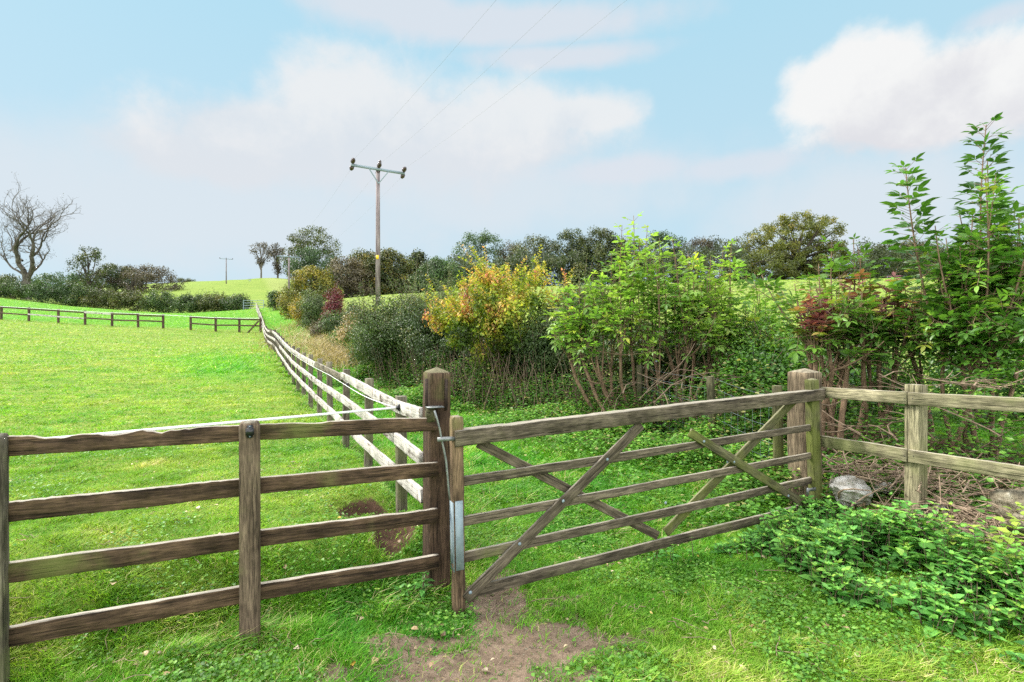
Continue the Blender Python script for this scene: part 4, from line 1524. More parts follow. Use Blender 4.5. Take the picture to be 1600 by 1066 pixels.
# fallen leaves and pebbles
rg = np.random.default_rng(31)
x, d = scatter(900, 2.2, 5.5, .9)
k = (x < hedge_x(d)) & (rg.random(len(x)) < np.where(field_mask(x, d) > .5, .18, .62))
x, d = x[k], d[k]
ground_leaves('fallen_leaves', x, d, rg.uniform(.012, .048, len(x)), .012 + .016 * rg.random(len(x)), rg.random(len(x)), rg.uniform(.2, .75, len(x)), rg, 'dry tan leaves lying scattered on the turf', mat='litter', tpl=T_BIG, cat='leaf litter')
n = 8000
d = rg.uniform(3.4, 13, n)
x = hedge_x(d) + rg.normal(.25, .55, n)
k = np.where(d < 4.6, x > 2.55, True)
x, d = x[k], d[k]
ground_leaves('leaf_mould', x, d, rg.uniform(.03, .07, len(x)), .01 + .03 * rg.random(len(x)), rg.random(len(x)) * .7, rg.uniform(.0, .5, len(x)), rg, 'brown leaf mould on the bare earth under the shrubs', mat='litter', cat='leaf litter')


def blob_rocks(name, pts, sizes, rg, mat, label):
    bm = bmesh.new()
    bmesh.ops.create_icosphere(bm, subdivisions=1, radius=1)
    V0 = np.array([v.co[:] for v in bm.verts])
    F0 = np.array([[v.index for v in f.verts] for f in bm.faces])
    bm.free()
    n = len(pts)
    s = sizes[:, None, None] * rg.uniform(.6, 1.2, (n, 1, 3)) * np.array([1, 1, .6])
    V = V0[None] * s * rg.uniform(.8, 1.15, (n, len(V0), 1)) + pts[:, None]
    F = (np.arange(n)[:, None, None] * len(V0) + F0[None]).reshape(-1, 3)
    o = mesh_np(name, V.reshape(-1, 3), F, mat)
    return props(o, label, 'pebbles', kind='stuff')


x, d = scatter(1500, 2.2, 3.7, 1.0, side=.5)
k = (mud_mask(x, d) > .42)
cx = np.r_[x[k], rg.normal(-.21, .10, 90)]
cd = np.r_[d[k], rg.normal(3.0, .05, 90)]
sz = np.where(rg.random(len(cx)) < .10, rg.uniform(.008, .015, len(cx)), rg.uniform(.0025, .007, len(cx)))
blob_rocks('pebbles', np.stack([cx, cd, H(cx, cd) + sz * .25], -1), sz, rg, M['rock_tan'], 'small pale pebbles in the worn earth by the gate latch')

# straws and short sticks on the turf
S_ = Sticks()
x, d = scatter(330, 2.2, 5.5, 1.0)
for xx, dd in zip(x, d):
    if xx > hedge_x(dd) or (field_mask(np.array([xx]), np.array([dd]))[0] > .5 and rg.random() < .7):
        continue
    L = rg.uniform(.04, .22)
    a = rg.random() * 6.28
    P = []
    for t in np.linspace(-.5, .5, 5):
        q = (xx + math.cos(a) * L * t + rg.normal(0, .008), dd + math.sin(a) * L * t + rg.normal(0, .008))
        P.append((q[0], q[1], Hs(*q) + rg.uniform(.02, .045)))
    S_.poly(np.array(P), .0022, .0012)
o = S_.build('straws', M['twig'], None, 4)
props(o, 'dry straws and thin sticks lying across the grass', 'straw', kind='stuff')

# ================================================================== ROCKS
def rock(name, label, c, size, seed, cuts=7, rot=0.0, group='stones under the right-hand fence'):
    rg = np.random.default_rng(seed)
    bm = bmesh.new()
    bmesh.ops.create_icosphere(bm, subdivisions=5, radius=1)
    V = np.array([v.co[:] for v in bm.verts])
    F = np.array([[v.index for v in f.verts] for f in bm.faces])
    bm.free()
    for _ in range(cuts):
        n = unit(rg.normal(size=3))
        lim = rg.uniform(.45, .8)
        dd = V @ n
        V = V - np.clip(dd - lim, 0, None)[:, None] * n * .93
    nrm = unit(V)
    V = V + nrm * ((fbm(V[:, 0] + 3 * V[:, 2], V[:, 1], 2.2, seed, 5) - .5) * .30)[:, None]
    V = V + nrm * ((fbm(V[:, 0] * 2 + 5 * V[:, 2], V[:, 1] * 2, 6, seed + 3, 3) - .5) * .09)[:, None]
    V = V * np.array(size)
    cr, sr = math.cos(rot), math.sin(rot)
    V = np.stack([V[:, 0] * cr - V[:, 1] * sr, V[:, 0] * sr + V[:, 1] * cr, V[:, 2]], -1)
    o = mesh_np(name, V + np.array(c), F, M['rock_tan'] if 'tan' in label or 'mossy' in label else M['rock'], loc=c, smooth=True)
    return props(o, label, 'stone', group)


def gpt(px, d, dz=0.0):
    x = (px - 800) / 800 * d
    return (x, d, Hs(x, d) + dz)


rock('boulder', 'large tan lichened boulder at the right edge below the lower rail', px3(1592, 812, 3.3), (.27, .22, .19), 5, 12, .5)
rock('boulder', 'whitish boulder behind the nettles just right of the gate', px3(1325, 772, 4.3), (.19, .15, .15), 8, 8, .2)
rock('stone', 'small pale grey stone beside the foot of the right fence post', px3(1464, 803, 3.68), (.095, .08, .085), 12, 8, .9)
rock('stone', 'flat white stone under the heap of twigs', px3(1508, 838, 3.4), (.15, .11, .09), 15, 8, .3)
rock('stone', 'dull stone half buried under the twigs left of the big boulder', px3(1530, 828, 3.5), (.10, .09, .06), 19, 8, 1.3)
rock('stone', 'brownish stone low in the leaf mould between gate and fence post', px3(1385, 765, 4.3), (.10, .08, .06), 23, 7, .1)
rock('stone', 'low mossy stone at the far right edge under the boulder', px3(1592, 872, 3.05), (.12, .09, .05), 27, 7, 2.0)

# ================================================================== TWIG HEAPS
def twig_heap(name, label, spots, seed, mat='twig'):
    rg = np.random.default_rng(seed)
    S_ = Sticks()
    for px, py, d, n, sx, sd, sz, L0, L1, ang in spots:
        c = np.array(px3(px, py, d))
        for _ in range(n):
            p = c + rg.normal(0, 1, 3) * np.array([sx, sd, sz])
            zg = Hs(p[0], p[1])
            p[2] = max(p[2], zg + .01)
            L = rg.uniform(L0, L1)
            a = ang + rg.normal(0, .75)
            D = np.array([math.cos(a), math.sin(a), rg.normal(0, .28)])
            N = unit(rg.normal(size=3)) * L * rg.uniform(.05, .30)
            P = [p + D * L * (t - .5) + N * (4 * t * (1 - t)) for t in np.linspace(0, 1, 5)]
            r = rg.uniform(.0022, .006) if rg.random() < .9 else rg.uniform(.006, .011)
            S_.poly(np.array(P), r, r * .55)
    o = S_.build(name, M[mat], None, 5)
    return props(o, label, 'twigs', kind='stuff')


twig_heap('twig_heap', 'heap of dry pale brown cuttings lying round the stones under the right fence',
          [(1500, 815, 3.45, 130, .16, .14, .05, .2, .6, 1.9), (1560, 770, 3.75, 110, .28, .22, .04, .2, .8, .6), (1450, 745, 4.1, 70, .25, .15, .05, .2, .7, .4), (1350, 740, 4.5, 70, .2, .15, .06, .2, .6, .3),
           (1490, 596, 4.5, 12, .22, .10, .02, .2, .5, .1), (1570, 599, 4.2, 12, .25, .12, .025, .2, .5, 0.2)], 3)
twig_heap('brushwood', 'tangle of bare brown sticks and dead stalks under the hedge behind the gate',
          [(1330, 690, 5.0, 34, .35, .25, .25, .3, .9, 1.5), (1500, 690, 4.6, 34, .55, .25, .22, .3, 1.0, 1.4), (1150, 620, 6.6, 80, .7, .4, .2, .3, 1.1, 1.2), (1050, 700, 6.9, 60, .6, .4, .02, .2, .6, .5), (980, 625, 8.3, 50, .7, .5, .15, .3, 1.0, 1.2)], 4, 'stem_dark')
# leafy undergrowth at the foot of the hedge and in the shade behind the right fence
rg = np.random.default_rng(88)
n = 62000
d = rg.uniform(5.6, 23, n)
e = np.interp(d, [2, 4.4, 5.4, 7.2, 9.2, 11, 13.5, 22, 40], [3.3, 2.95, 2.9, 1.9, .4, -1.3, -3.2, -7.6, -17])
x = e + rg.normal(.18, .38, n)
hg = rg.random(n) ** 1.3 * (.35 + 1.1 * fbm(x, d, .9, 71, 3)) * sstep(-.75, .35, x - e)
ground_leaves('hedge_undergrowth', x, d, rg.uniform(.03, .06, n) * (1 + d * .012), hg, np.where(rg.random(n) < .10, .97, rg.uniform(0, .6, n) * .6 + .15 * hg), rg.uniform(.0, .5, n), rg, 'dark leafy undergrowth along the foot of the lane hedge', cat='undergrowth')
n = 15000
d = rg.uniform(3.2, 7.5, n)
e = np.interp(d, [3.17, 3.72, 4.4, 5.4, 7.2], [3.45, 3.1, 2.95, 2.95, 2.3])
x = e + np.abs(rg.normal(.75, .6, n))
hg = rg.random(n) ** 1.2 * (.12 + 1.0 * sstep(.3, 1.3, x - e))
ground_leaves('shaded_undergrowth', x, d, rg.uniform(.03, .065, n), hg, rg.uniform(0, .9, n), rg.uniform(.15, .75, n), rg, 'shaded leaves among the bare stems behind the right-hand fence', cat='undergrowth', mat='elder_dark')
# upright dead stalks at the foot of the dark hedge
S_ = Sticks()
rg = np.random.default_rng(8)
for _ in range(380):
    d = rg.uniform(8.3, 14)
    x = hedge_x(d) + rg.normal(.22, .34)
    z = Hs(x, d)
    L = rg.uniform(.4, 1.2)
    le = rg.normal(0, .22, 2)
    P = [(x + le[0] * L * t + rg.normal(0, .01), d + le[1] * L * t, z + L * t) for t in np.linspace(0, 1, 5)]
    S_.poly(np.array(P), rg.uniform(.004, .012), .003)
o = S_.build('dead_stalks', M['stem_dark'], None, 4)
props(o, 'thin upright dead stalks at the shaded foot of the dark hedge', 'stalks', kind='stuff')
# ================================================================== SHRUBS
def crown_leaves(rg, centres, rad, per, Ln, Wd, huef, tone_sd=.14, up=.35, out_c=None, jit=.7):
    """leaf clumps: centres (n,3), rad (n,) ; huef(P, clump index) -> hue"""
    n = len(centres)
    per = np.maximum(1, (per * (rad / rad.mean()) ** 2).astype(int)) if np.isscalar(per) else per
    ci = np.repeat(np.arange(n), per)
    m_ = len(ci)
    v = rand_dirs(m_, rg) * (rg.random(m_) ** .45)[:, None]
    P = centres[ci] + v * rad[ci][:, None] * np.array([1, 1, .8])
    oc = centres.mean(0) if out_c is None else out_c
    O = unit(P - oc)
    N = unit(O * .7 + v * .6 + np.array([0, 0, up]) + rg.normal(0, jit, (m_, 3)))
    D = unit(np.cross(N, rand_dirs(m_, rg)) + np.array([0, 0, -.25]))
    ct = rg.normal(0, .13, n)
    hue = huef(P, ci) + rg.normal(0, .12, m_)
    tone = .42 + ct[ci] + rg.normal(0, tone_sd, m_)
    L = Leaves()
    s = rg.uniform(.65, 1.3, m_)
    L.add(P, D, N, Ln * s, Wd * s, hue, tone)
    return L


def shoots_leaves(L, S_, rg, base, dirs, lens, step, Ln, Wd, hue, r=.006):
    for b, dv, ln in zip(base, dirs, lens):
        n = max(4, int(ln / step))
        t = np.linspace(0, 1, n)
        bend = rg.normal(0, .18, 3)
        hue_s = hue + rg.normal(0, .14)
        P = b + np.outer(t * ln, dv) + np.outer(t ** 2 * ln, bend)
        S_.poly(P[::max(1, n // 5)], r, r * .4)
        a = np.arange(n) * 2.4 + rg.random() * 6
        D = np.stack([np.cos(a), np.sin(a), .5 + 0 * a], -1)
        s = rg.uniform(.7, 1.2, n)
        L.add(P, D, np.array([[0, 0, 1.]]) + rg.normal(0, .4, (n, 3)), Ln * s, Wd * s, hue_s + rg.normal(0, .10, n), .45 + rg.normal(0, .14, n))


def bush(name, label, cat, px, d, ytop, wpx, mat, seed, depth=None, leaf=.05, n_cl=60, per=80, rc=.25, hue=.45, hue_sd=.15, ybase=None, shoots=14, shoot_len=.5, low=.08,
         group='shrubs of the lane hedge', bark='stem_dark', huef=None, shoot_hue=None, shoot_step=.55, stems=9):
    rg = np.random.default_rng(seed)
    x0 = (px - 800) / 800 * d
    z0 = Hs(x0, d)
    zt = CAMZ + (533 - ytop) / 800 * d
    h = zt - z0 if ybase is None else zt - (CAMZ + (533 - ybase) / 800 * d)
    z0 = zt - h
    rx = wpx / 800 * d / 2
    ry = depth if depth else rx * .7
    o = thing(name, label, cat, (x0, d, z0), group)
    c0 = np.array([x0, d, z0])
    v = rand_dirs(n_cl, rg)
    rad = rg.random(n_cl) ** .38
    v = v * rad[:, None]
    # squarer hedge-like body
    zz = (v[:, 2] * .5 + .5)
    w_ = np.sqrt(np.clip(1 - ((zz - .42) / .62) ** 2, .12, 1))
    ang = np.arctan2(v[:, 1], v[:, 0])
    rr = np.sqrt(v[:, 0] ** 2 + v[:, 1] ** 2)
    rr = np.clip(np.maximum(rr, rad * .6) * 1.12, 0, 1.05)
    C = np.stack([np.cos(ang) * rr * w_ * (rx - rc * .5), np.sin(ang) * rr * w_ * (ry - rc * .4), (low + (1 - low) * zz) * (h - rc * .7)], -1)
    C += rg.normal(0, rc * .25, C.shape)
    lump = 1 + (fbm(ang * 1.3 + seed, zz * 3, 1.0, seed % 50, 2) - .5) * .5
    C[:, :2] *= lump[:, None]
    C[:, 2] = np.clip(C[:, 2], rc * .35, None)
    cr = rc * rg.uniform(.7, 1.35, n_cl)
    ch = rg.normal(hue, hue_sd, n_cl)
    if huef is None:
        hf = lambda P, ci: ch[ci]
    else:
        hf = lambda P, ci: huef((P) / np.array([rx, ry, h])) + (ch[ci] - hue)
    L = crown_leaves(rg, C, cr, per, leaf, leaf * .58, hf, out_c=np.array([0, 0, h * .35]))
    S_ = Sticks()
    if shoots:
        top = C[np.argsort(-(C[:, 2] + rg.normal(0, h * .15, n_cl)))[:max(shoots, 1)]]
        idx = rg.integers(0, len(top), shoots)
        dv = unit(np.array([0, 0, 1.]) + rg.normal(0, .35, (shoots, 3)) + unit(top[idx] * np.array([1, 1, 0]) + 1e-6) * .3)
        shoots_leaves(L, S_, rg, top[idx], dv, shoot_len * rg.uniform(.5, 1.2, shoots), leaf * shoot_step, leaf, leaf * .55, hue if shoot_hue is None else shoot_hue)
    for k in range(stems):
        a = rg.random() * 6.28
        b = np.array([math.cos(a) * rx * .3, math.sin(a) * ry * .3, -.1])
        e = C[rg.integers(0, n_cl)]
        mid = (b + e) / 2 + rg.normal(0, .12, 3) * h * .3
        t = np.linspace(0, 1, 7)[:, None]
        P = b * (1 - t) ** 2 + 2 * mid * t * (1 - t) + e * t ** 2
        S_.poly(P, .02 * max(1, h / 3), .005)
    V, F_, hu, tn = L.arrays(T_SMALL)
    mesh_np('foliage', V + c0, F_, M[mat], o, attrs={'hue': np.clip(hu, 0, 1), 'tone': np.clip(tn, 0, 1)})
    V, F_ = tubes(np.array(S_.a), np.array(S_.b), S_.ra, S_.rb, 5)
    mesh_np('stems', V + c0, F_, M[bark], o, smooth=True)
    return o


# the dark clipped hedge and its neighbours, from the gate up the lane
HW = 'dark hawthorn hedge section '
bush('hedge_bush', 'dark hawthorn bush right of the orange shrub, its foot in dead stalks', 'bush', 880, 10.6, 462, 150, 'hawthorn', 201, .8, .050, 210, 210, .30, .45, shoots=60, shoot_len=.5)
bush('hedge_bush', 'dark hawthorn bush filling in behind the bright elder stems', 'bush', 985, 10.4, 490, 200, 'hawthorn', 202, .9, .048, 150, 190, .26, .5, shoots=10)
bush('hedge_bush', 'dark glossy hawthorn bush just left of the orange shrub', 'bush', 712, 13.2, 470, 190, 'hawthorn', 203, 1.1, .052, 200, 210, .32, .45, shoots=40, shoot_len=.5)
bush('hedge_bush', 'broad dark hedge bush with wispy grey-green top behind the gate post', 'bush', 650, 14.2, 455, 190, 'hawthorn', 204, 1.2, .054, 210, 210, .34, .55, shoots=90, shoot_len=.9)
bush('hedge_bush', 'grey-green hedge bush tapering left onto the dry bank', 'bush', 600, 15.8, 478, 110, 'hawthorn', 205, 1.2, .056, 130, 200, .32, .6, shoots=40, shoot_len=.8)
bush('hedge_bush', 'dark hawthorn low under the orange shrub', 'bush', 800, 12.4, 510, 170, 'hawthorn', 206, .9, .050, 130, 200, .27, .4, shoots=6)
bush('willow_bush', 'wispy grey-green willow rising behind the dark hedge', 'bush', 668, 16.0, 434, 130, 'grey_willow', 207, 1.2, .058, 100, 120, .32, .5, shoots=90, shoot_len=1.2)


def spin_h(p):
    return .23 + .40 * (p[:, 2] - .55) - .24 * p[:, 0] + (fbm(p[:, 0] * 4, p[:, 2] * 6, 1.4, 7, 3) - .5) * 1.35


bush('autumn_shrub', 'big spindle-like shrub with orange, red and yellow-green autumn leaves', 'shrub', 796, 11.2, 400, 240, 'spindle', 211, 1.0, .075, 140, 115, .27, .5, .12, ybase=640, shoots=230, shoot_len=.6, shoot_hue=.42, shoot_step=.26, huef=spin_h, low=.30, stems=22)
bush('autumn_shrub', 'yellow-green spray of autumn leaves trailing low in the dark hedge', 'shrub', 790, 11.3, 560, 95, 'spindle', 212, .5, .058, 26, 55, .2, .26, .10, ybase=665, shoots=14, shoot_len=.3)
bush('yellow_shrub', 'yellowing shrub in front of the power pole base', 'shrub', 590, 18.0, 480, 62, 'yellowbush', 213, .9, .06, 50, 75, .3, .55, shoots=20, shoot_len=.6)
bush('red_shrub', 'dark crimson dogwood shrub beside the lane hedge', 'shrub', 523, 33, 448, 34, 'purple', 214, .7, .11, 46, 60, .35, .5, shoots=22, shoot_len=.6)
bush('red_shrub', 'low crimson shoots at the foot of the larger crimson shrub', 'shrub', 511, 32, 478, 18, 'purple', 225, .4, .11, 14, 40, .3, .4, shoots=5, shoot_len=.4)
bush('hedge_bush', 'grey-green bush up the lane left of the crimson shrub', 'bush', 489, 34, 450, 54, 'grey_willow', 215, 1.2, .10, 80, 90, .42, .45, shoots=50, shoot_len=.9)
bush('hedge_bush', 'dark rounded bush below the crimson shrub', 'bush', 520, 27, 484, 44, 'hawthorn', 216, .9, .085, 60, 90, .36, .5, shoots=16)
bush('hedge_bush', 'low grey-green bush right of the crimson shrub', 'bush', 556, 27, 470, 50, 'grey_willow', 217, 1.0, .085, 60, 80, .36, .4, shoots=40, shoot_len=.7)
bush('yellow_shrub', 'yellow-green shrub near the top of the lane', 'shrub', 455, 42, 442, 44, 'yellowbush', 218, 1.2, .13, 60, 70, .5, .3, shoots=20)
bush('hedge_bush', 'small dark leaning bush beside the top of the lane', 'bush', 430, 52, 451, 24, 'hawthorn', 219, .8, .15, 40, 60, .45, .4, shoots=6)
bush('hedge_bush', 'orange-tinged bush halfway up the lane hedge', 'bush', 470, 36, 462, 40, 'yellowbush', 220, 1.0, .11, 50, 60, .42, .85, shoots=16)
bush('bracken', 'brown dead bracken slumped below the yellowing shrub', 'bracken', 553, 20, 486, 52, 'straw', 221, .8, .09, 50, 70, .3, .25, shoots=25, shoot_len=.5)
bush('hedge_bush', 'dark bush low on the bank left of the hedge', 'bush', 545, 22, 505, 44, 'hawthorn', 222, .8, .07, 45, 80, .3, .5, shoots=20)
bush('bramble', 'brown-green bramble mound at the foot of the bank', 'bramble', 500, 27, 500, 34, 'tree_brown', 223, .7, .08, 40, 70, .3, .7, shoots=10)
# green backing shrubs on the right
bush('hazel_bush', 'shaded dark green hazel behind the lower right fence', 'bush', 1560, 6.3, 475, 340, 'elder_dark', 231, .8, .062, 95, 95, .25, .4, shoots=20, shoot_len=.4)
bush('hazel_bush', 'dark green hazel behind the purple-tinged elder', 'bush', 1330, 7.0, 505, 260, 'elder_dark', 232, .7, .06, 80, 85, .24, .45, shoots=16, shoot_len=.4)
bush('hazel_bush', 'mid green leafy bush between the bright elder and the hinge post', 'bush', 1180, 7.9, 480, 130, 'elder', 233, .6, .058, 62, 80, .24, .35, shoots=24, shoot_len=.4)


bush('hedge_bush', 'tangled dark bush at mid height behind the stems of the bright elder', 'bush', 1075, 9.3, 488, 270, 'hawthorn', 234, .6, .052, 170, 170, .27, .6, shoots=60, shoot_len=.4)
bush('hedge_bush', 'tangled green bush between the bright elder and the crimson-tipped elder', 'bush', 1225, 7.4, 505, 190, 'elder_dark', 235, .6, .055, 120, 130, .25, .55, shoots=40, shoot_len=.4)
bush('hedge_bush', 'grey-green hedge bush merging the orange shrub into the elder', 'bush', 915, 10.6, 432, 130, 'grey_willow', 236, .7, .05, 110, 130, .27, .65, shoots=70, shoot_len=.5)


# ---- elders: bare forked stems, upright shoots with opposite compound leaves
def elder(name, label, base_px, d, kn, tips, mat, seed, leaflet=.085, node=.10, start=.32, huef=None, fill=0, group='elders in the hedge by the gate', stem_r=.022, sub=3, lead=0, bark='stem_tan', extra_stems=0):
    rg = np.random.default_rng(seed)
    x0 = (base_px - 800) / 800 * d
    z0 = Hs(x0, d)
    o = thing(name, label, 'elder', (x0, d, z0), group)
    L, S_ = Leaves(), Sticks()
    kns = []
    for (kx, ky, kd) in kn:
        k = np.array(px3(kx, ky, d + kd))
        b = np.array([x0 + rg.normal(0, .16) + (k[0] - x0) * .62, d + rg.normal(0, .12), z0 - .1])
        t = np.linspace(0, 1, 8)[:, None]
        mid = (b + k) / 2 + np.array([(k[0] - x0) * .12, 0, -.08]) + rg.normal(0, .06, 3)
        P = b * (1 - t) ** 2 + 2 * mid * t * (1 - t) + k * t ** 2 + rg.normal(0, .008, (8, 3))
        S_.poly(P, stem_r * rg.uniform(.8, 1.3), stem_r * .7)
        kns.append(k)
        for _ in range(2 + extra_stems):                # snags and dead twigs round the knuckle
            dv = unit(rg.normal(0, 1, 3) + np.array([0, -.2, .5]))
            S_.poly(np.array([k, k + dv * .12, k + dv * rg.uniform(.2, .45) + rg.normal(0, .04, 3)]), .008, .003)
    kns = np.array(kns)
    shoots = []
    for (tx_, ty_, td_) in tips:
        shoots.append((np.array(px3(tx_, ty_, d + td_)), 1.0))
    for _ in range(fill):
        a_, b_ = rg.integers(0, len(tips), 2)
        ta = np.array(px3(*tips[a_][:2], d + tips[a_][2]))
        tb = np.array(px3(*tips[b_][:2], d + tips[b_][2]))
        q = ta * .6 + tb * .4 + rg.normal(0, .12, 3) + np.array([0, rg.normal(0, .25), -abs(rg.normal(0, .22))])
        shoots.append((q, .85))
    def leaf_run(P, ln, start, sc_, hb, dens=1.0):
        n_ = len(P) - 1
        nn = max(3, int(ln * (1 - start) / node * dens))
        rot = rg.random() * 6.28
        for i in range(nn):
            f = start + (1 - start) * (i + .3) / nn
            fi = f * n_
            i0 = min(int(fi), n_ - 1)
            p = P[i0] * (1 - (fi - i0)) + P[i0 + 1] * (fi - i0)
            T = unit(P[i0 + 1] - P[i0])
            U = unit(np.cross(T, [.3, .2, 1.0] if abs(T[2]) < .95 else [1, 0, .1]))
            W = np.cross(T, U)
            a = rot + (i * 2.4 if dens > 1 else (i % 2) * 1.57) + rg.normal(0, .35)
            tipness = (i + 1) / nn
            for s in (0, 1):
                if rg.random() < (.18 if dens > 1 else .06):
                    continue
                aa = a + s * math.pi
                out = U * math.cos(aa) + W * math.sin(aa)
                pet = unit(out + T * (.35 + .5 * tipness) + np.array([0, 0, .12]) + rg.normal(0, .22, 3))
                pl = leaflet * (1.9 - .9 * tipness) * rg.uniform(.8, 1.15) * sc_
                e = p + pet * pl + np.array([0, 0, -pl * .18])
                S_.seg(p, e, .0024, .0015)
                npair = 1 if (dens > 1 or tipness > .8) else 2
                side = unit(np.cross(pet, [0, 0, 1.0]))
                up_ = unit(np.cross(side, pet)) + rg.normal(0, .22, 3)
                hv = (huef(e) if huef is not None else .42 + .30 * tipness) + hb + rg.normal(0, .07)
                tn = .47 + rg.normal(0, .10)
                ps, Ds, ls = [e], [pet + np.array([0, 0, -.25])], [leaflet * 1.15]
                for q in range(npair):
                    bp = p + (e - p) * (.92 - .42 * q)
                    for sg_ in (-1, 1):
                        ps.append(bp); Ds.append(pet * .55 + side * sg_ + np.array([0, 0, -.18]) + rg.normal(0, .12, 3)); ls.append(leaflet * (1.0 - .12 * q))
                ls = np.array(ls) * rg.uniform(.8, 1.15) * (1.0 - .35 * max(0, tipness - .8) / .2) * sc_
                m_ = len(ps)
                L.add(np.array(ps), np.array(Ds), up_[None] + rg.normal(0, .18, (m_, 3)), ls, ls * .42, hv + rg.normal(0, .05, m_), tn + rg.normal(0, .07, m_))

    for si, (tip, sc_) in enumerate(shoots):
        j = np.argmin(((kns - tip)[:, :2] ** 2).sum(1) + rg.random(len(kns)) * .12)
        k = kns[j]
        ln = np.linalg.norm(tip - k)
        t = np.linspace(0, 1, 12)[:, None]
        mid = k * .45 + tip * .55 + np.array([(tip[0] - k[0]) * .18, 0, -.10 * ln]) + rg.normal(0, .03, 3) * ln
        P = k * (1 - t) ** 2 + 2 * mid * t * (1 - t) + tip * t ** 2
        S_.poly(P, .0135, .004)
        hb = rg.normal(0, .10)
        leaf_run(P, ln, start, sc_ * (1.12 if si < lead else 1.0), hb - (.30 if si < lead else 0), 3.0 if si < lead else 1.0)
        for q in range(sub if si >= lead else max(1, sub - 1)):
            f = rg.uniform(.22, .62 if si < lead else .85)
            i0 = int(f * 11)
            dv = unit(rg.normal(0, 1, 3) * np.array([1, 1, .35]) + np.array([0, 0, .45]))
            l2 = rg.uniform(.22, .5)
            tt_ = np.linspace(0, 1, 5)[:, None]
            P2 = P[i0] + dv * l2 * tt_ + np.array([0, 0, .10 * l2]) * tt_ ** 2
            S_.poly(P2, .0045, .002)
            leaf_run(P2, l2, .25, sc_ * .92, hb + rg.normal(0, .06))
    L.build('foliage', M[mat], o, T_BIG)
    S_.build('stems', M[bark], o, 6)
    return o


r_ = np.random.default_rng(55)
tips = [(990, 337, 0), (972, 352, .1), (1012, 352, 0), (1000, 372, -.1), (1030, 372, 0), (955, 395, .2), (905, 432, .1), (925, 425, 0), (888, 452, .2), (940, 420, 0), (968, 415, -.2), (1010, 400, -.2),
        (1055, 398, .1), (1075, 392, 0), (1090, 405, .2), (1110, 400, 0), (1130, 385, .1), (1143, 378, .1), (1125, 410, -.1), (1140, 412, 0), (1060, 420, -.2), (1035, 408, -.2), (990, 430, -.3), (950, 445, -.2), (915, 460, -.1),
        (1085, 430, -.2), (1105, 438, -.2), (1140, 445, 0), (1030, 440, -.35), (900, 480, 0), (925, 490, -.2), (1075, 455, -.3), (1115, 470, -.1), (970, 462, -.4), (1185, 435, .2), (1196, 468, .1), (1165, 480, 0), (880, 440, .3), (885, 490, .2), (898, 512, .1), (912, 525, 0), (1180, 500, .1), (1205, 490, .2), (1215, 520, .1), (1150, 505, 0), (1235, 500, .3), (1130, 480, -.1)]
kn = [(930, 545, .2), (955, 580, 0), (985, 540, -.1), (1010, 568, -.2), (1040, 540, 0), (1060, 575, -.2), (1085, 548, .1), (1105, 580, 0), (1140, 560, .2), (1030, 592, -.3), (905, 535, .2), (970, 555, -.3), (1020, 545, .1), (1075, 560, -.3), (1125, 575, -.2), (1170, 585, 0), (940, 600, -.2), (890, 560, .1), (1195, 575, .1), (1215, 560, .2)]
elder('elder_shrub', 'bright lime-green elder with bare forked stems standing behind the gate', 1040, 8.0, kn, tips, 'elder', 301, .126, .118, .40, fill=46, sub=2, stem_r=.034, extra_stems=4)


def red_h(e, rg=np.random.default_rng(4)):
    px_ = 800 + 800 * e[0] / e[1]
    py_ = 533 - 800 * (e[2] - CAMZ) / e[1]
    r1 = math.exp(-((px_ - 1275) / 32) ** 2 - ((py_ - 490) / 32) ** 2)
    r2 = math.exp(-((px_ - 1395) / 45) ** 2 - ((py_ - 462) / 36) ** 2)
    r3 = math.exp(-((px_ - 1335) / 22) ** 2 - ((py_ - 445) / 20) ** 2)
    return .22 + .66 * min(1.0, 1.45 * max(r1, r2, r3)) * (.35 if rg.random() < .25 else 1)


tips = [(1245, 470, 0), (1262, 480, -.1), (1280, 472, 0), (1290, 490, -.1), (1272, 500, -.2), (1330, 440, 0), (1345, 455, -.1), (1318, 470, 0), (1360, 430, .1), (1345, 400, .1), (1385, 448, 0), (1400, 445, .1), (1415, 455, 0),
        (1378, 465, -.1), (1440, 452, .2), (1425, 475, 0), (1395, 480, -.2), (1350, 490, -.2), (1310, 500, -.1), (1370, 510, -.2), (1420, 505, -.1), (1445, 490, .1), (1250, 510, .1), (1300, 378, .3), (1333, 372, .3), (1340, 386, .3), (1190, 430, .5)]
kn = [(1275, 555, 0), (1262, 540, .2), (1290, 600, .1), (1315, 590, .2), (1360, 600, .1), (1395, 600, .2), (1440, 590, .1), (1300, 580, -.1), (1330, 545, 0), (1350, 565, -.1), (1375, 550, 0), (1400, 575, -.1), (1425, 560, .1)]
elder('elder_shrub', 'elder with crimson and purple leaf tips above the hinge post and right fence', 1345, 5.5, kn, tips, 'elder_red', 302, .112, .095, .38, huef=red_h, fill=20, sub=2, stem_r=.030, extra_stems=3)
tips = [(1541, 195, 0), (1415, 262, 0), (1550, 318, .1), (1592, 340, .1), (1562, 285, .15), (1520, 335, .05), (1602, 310, .2), (1478, 372, .1), (1500, 385, .1), (1500, 395, -.1), (1600, 390, -.1), (1570, 400, -.2), (1530, 420, -.2), (1480, 420, 0), (1490, 440, .1), (1510, 450, -.2),
        (1600, 440, -.2), (1560, 460, -.3), (1630, 380, .1), (1640, 420, 0), (1680, 390, .1), (1470, 480, 0), (1485, 475, -.1), (1590, 490, -.3), (1535, 490, -.3), (1690, 440, 0)]
kn = [(1475, 560, .1), (1505, 535, 0), (1525, 590, -.1), (1555, 560, 0), (1525, 590, -.2), (1600, 545, 0), (1640, 560, .1)]
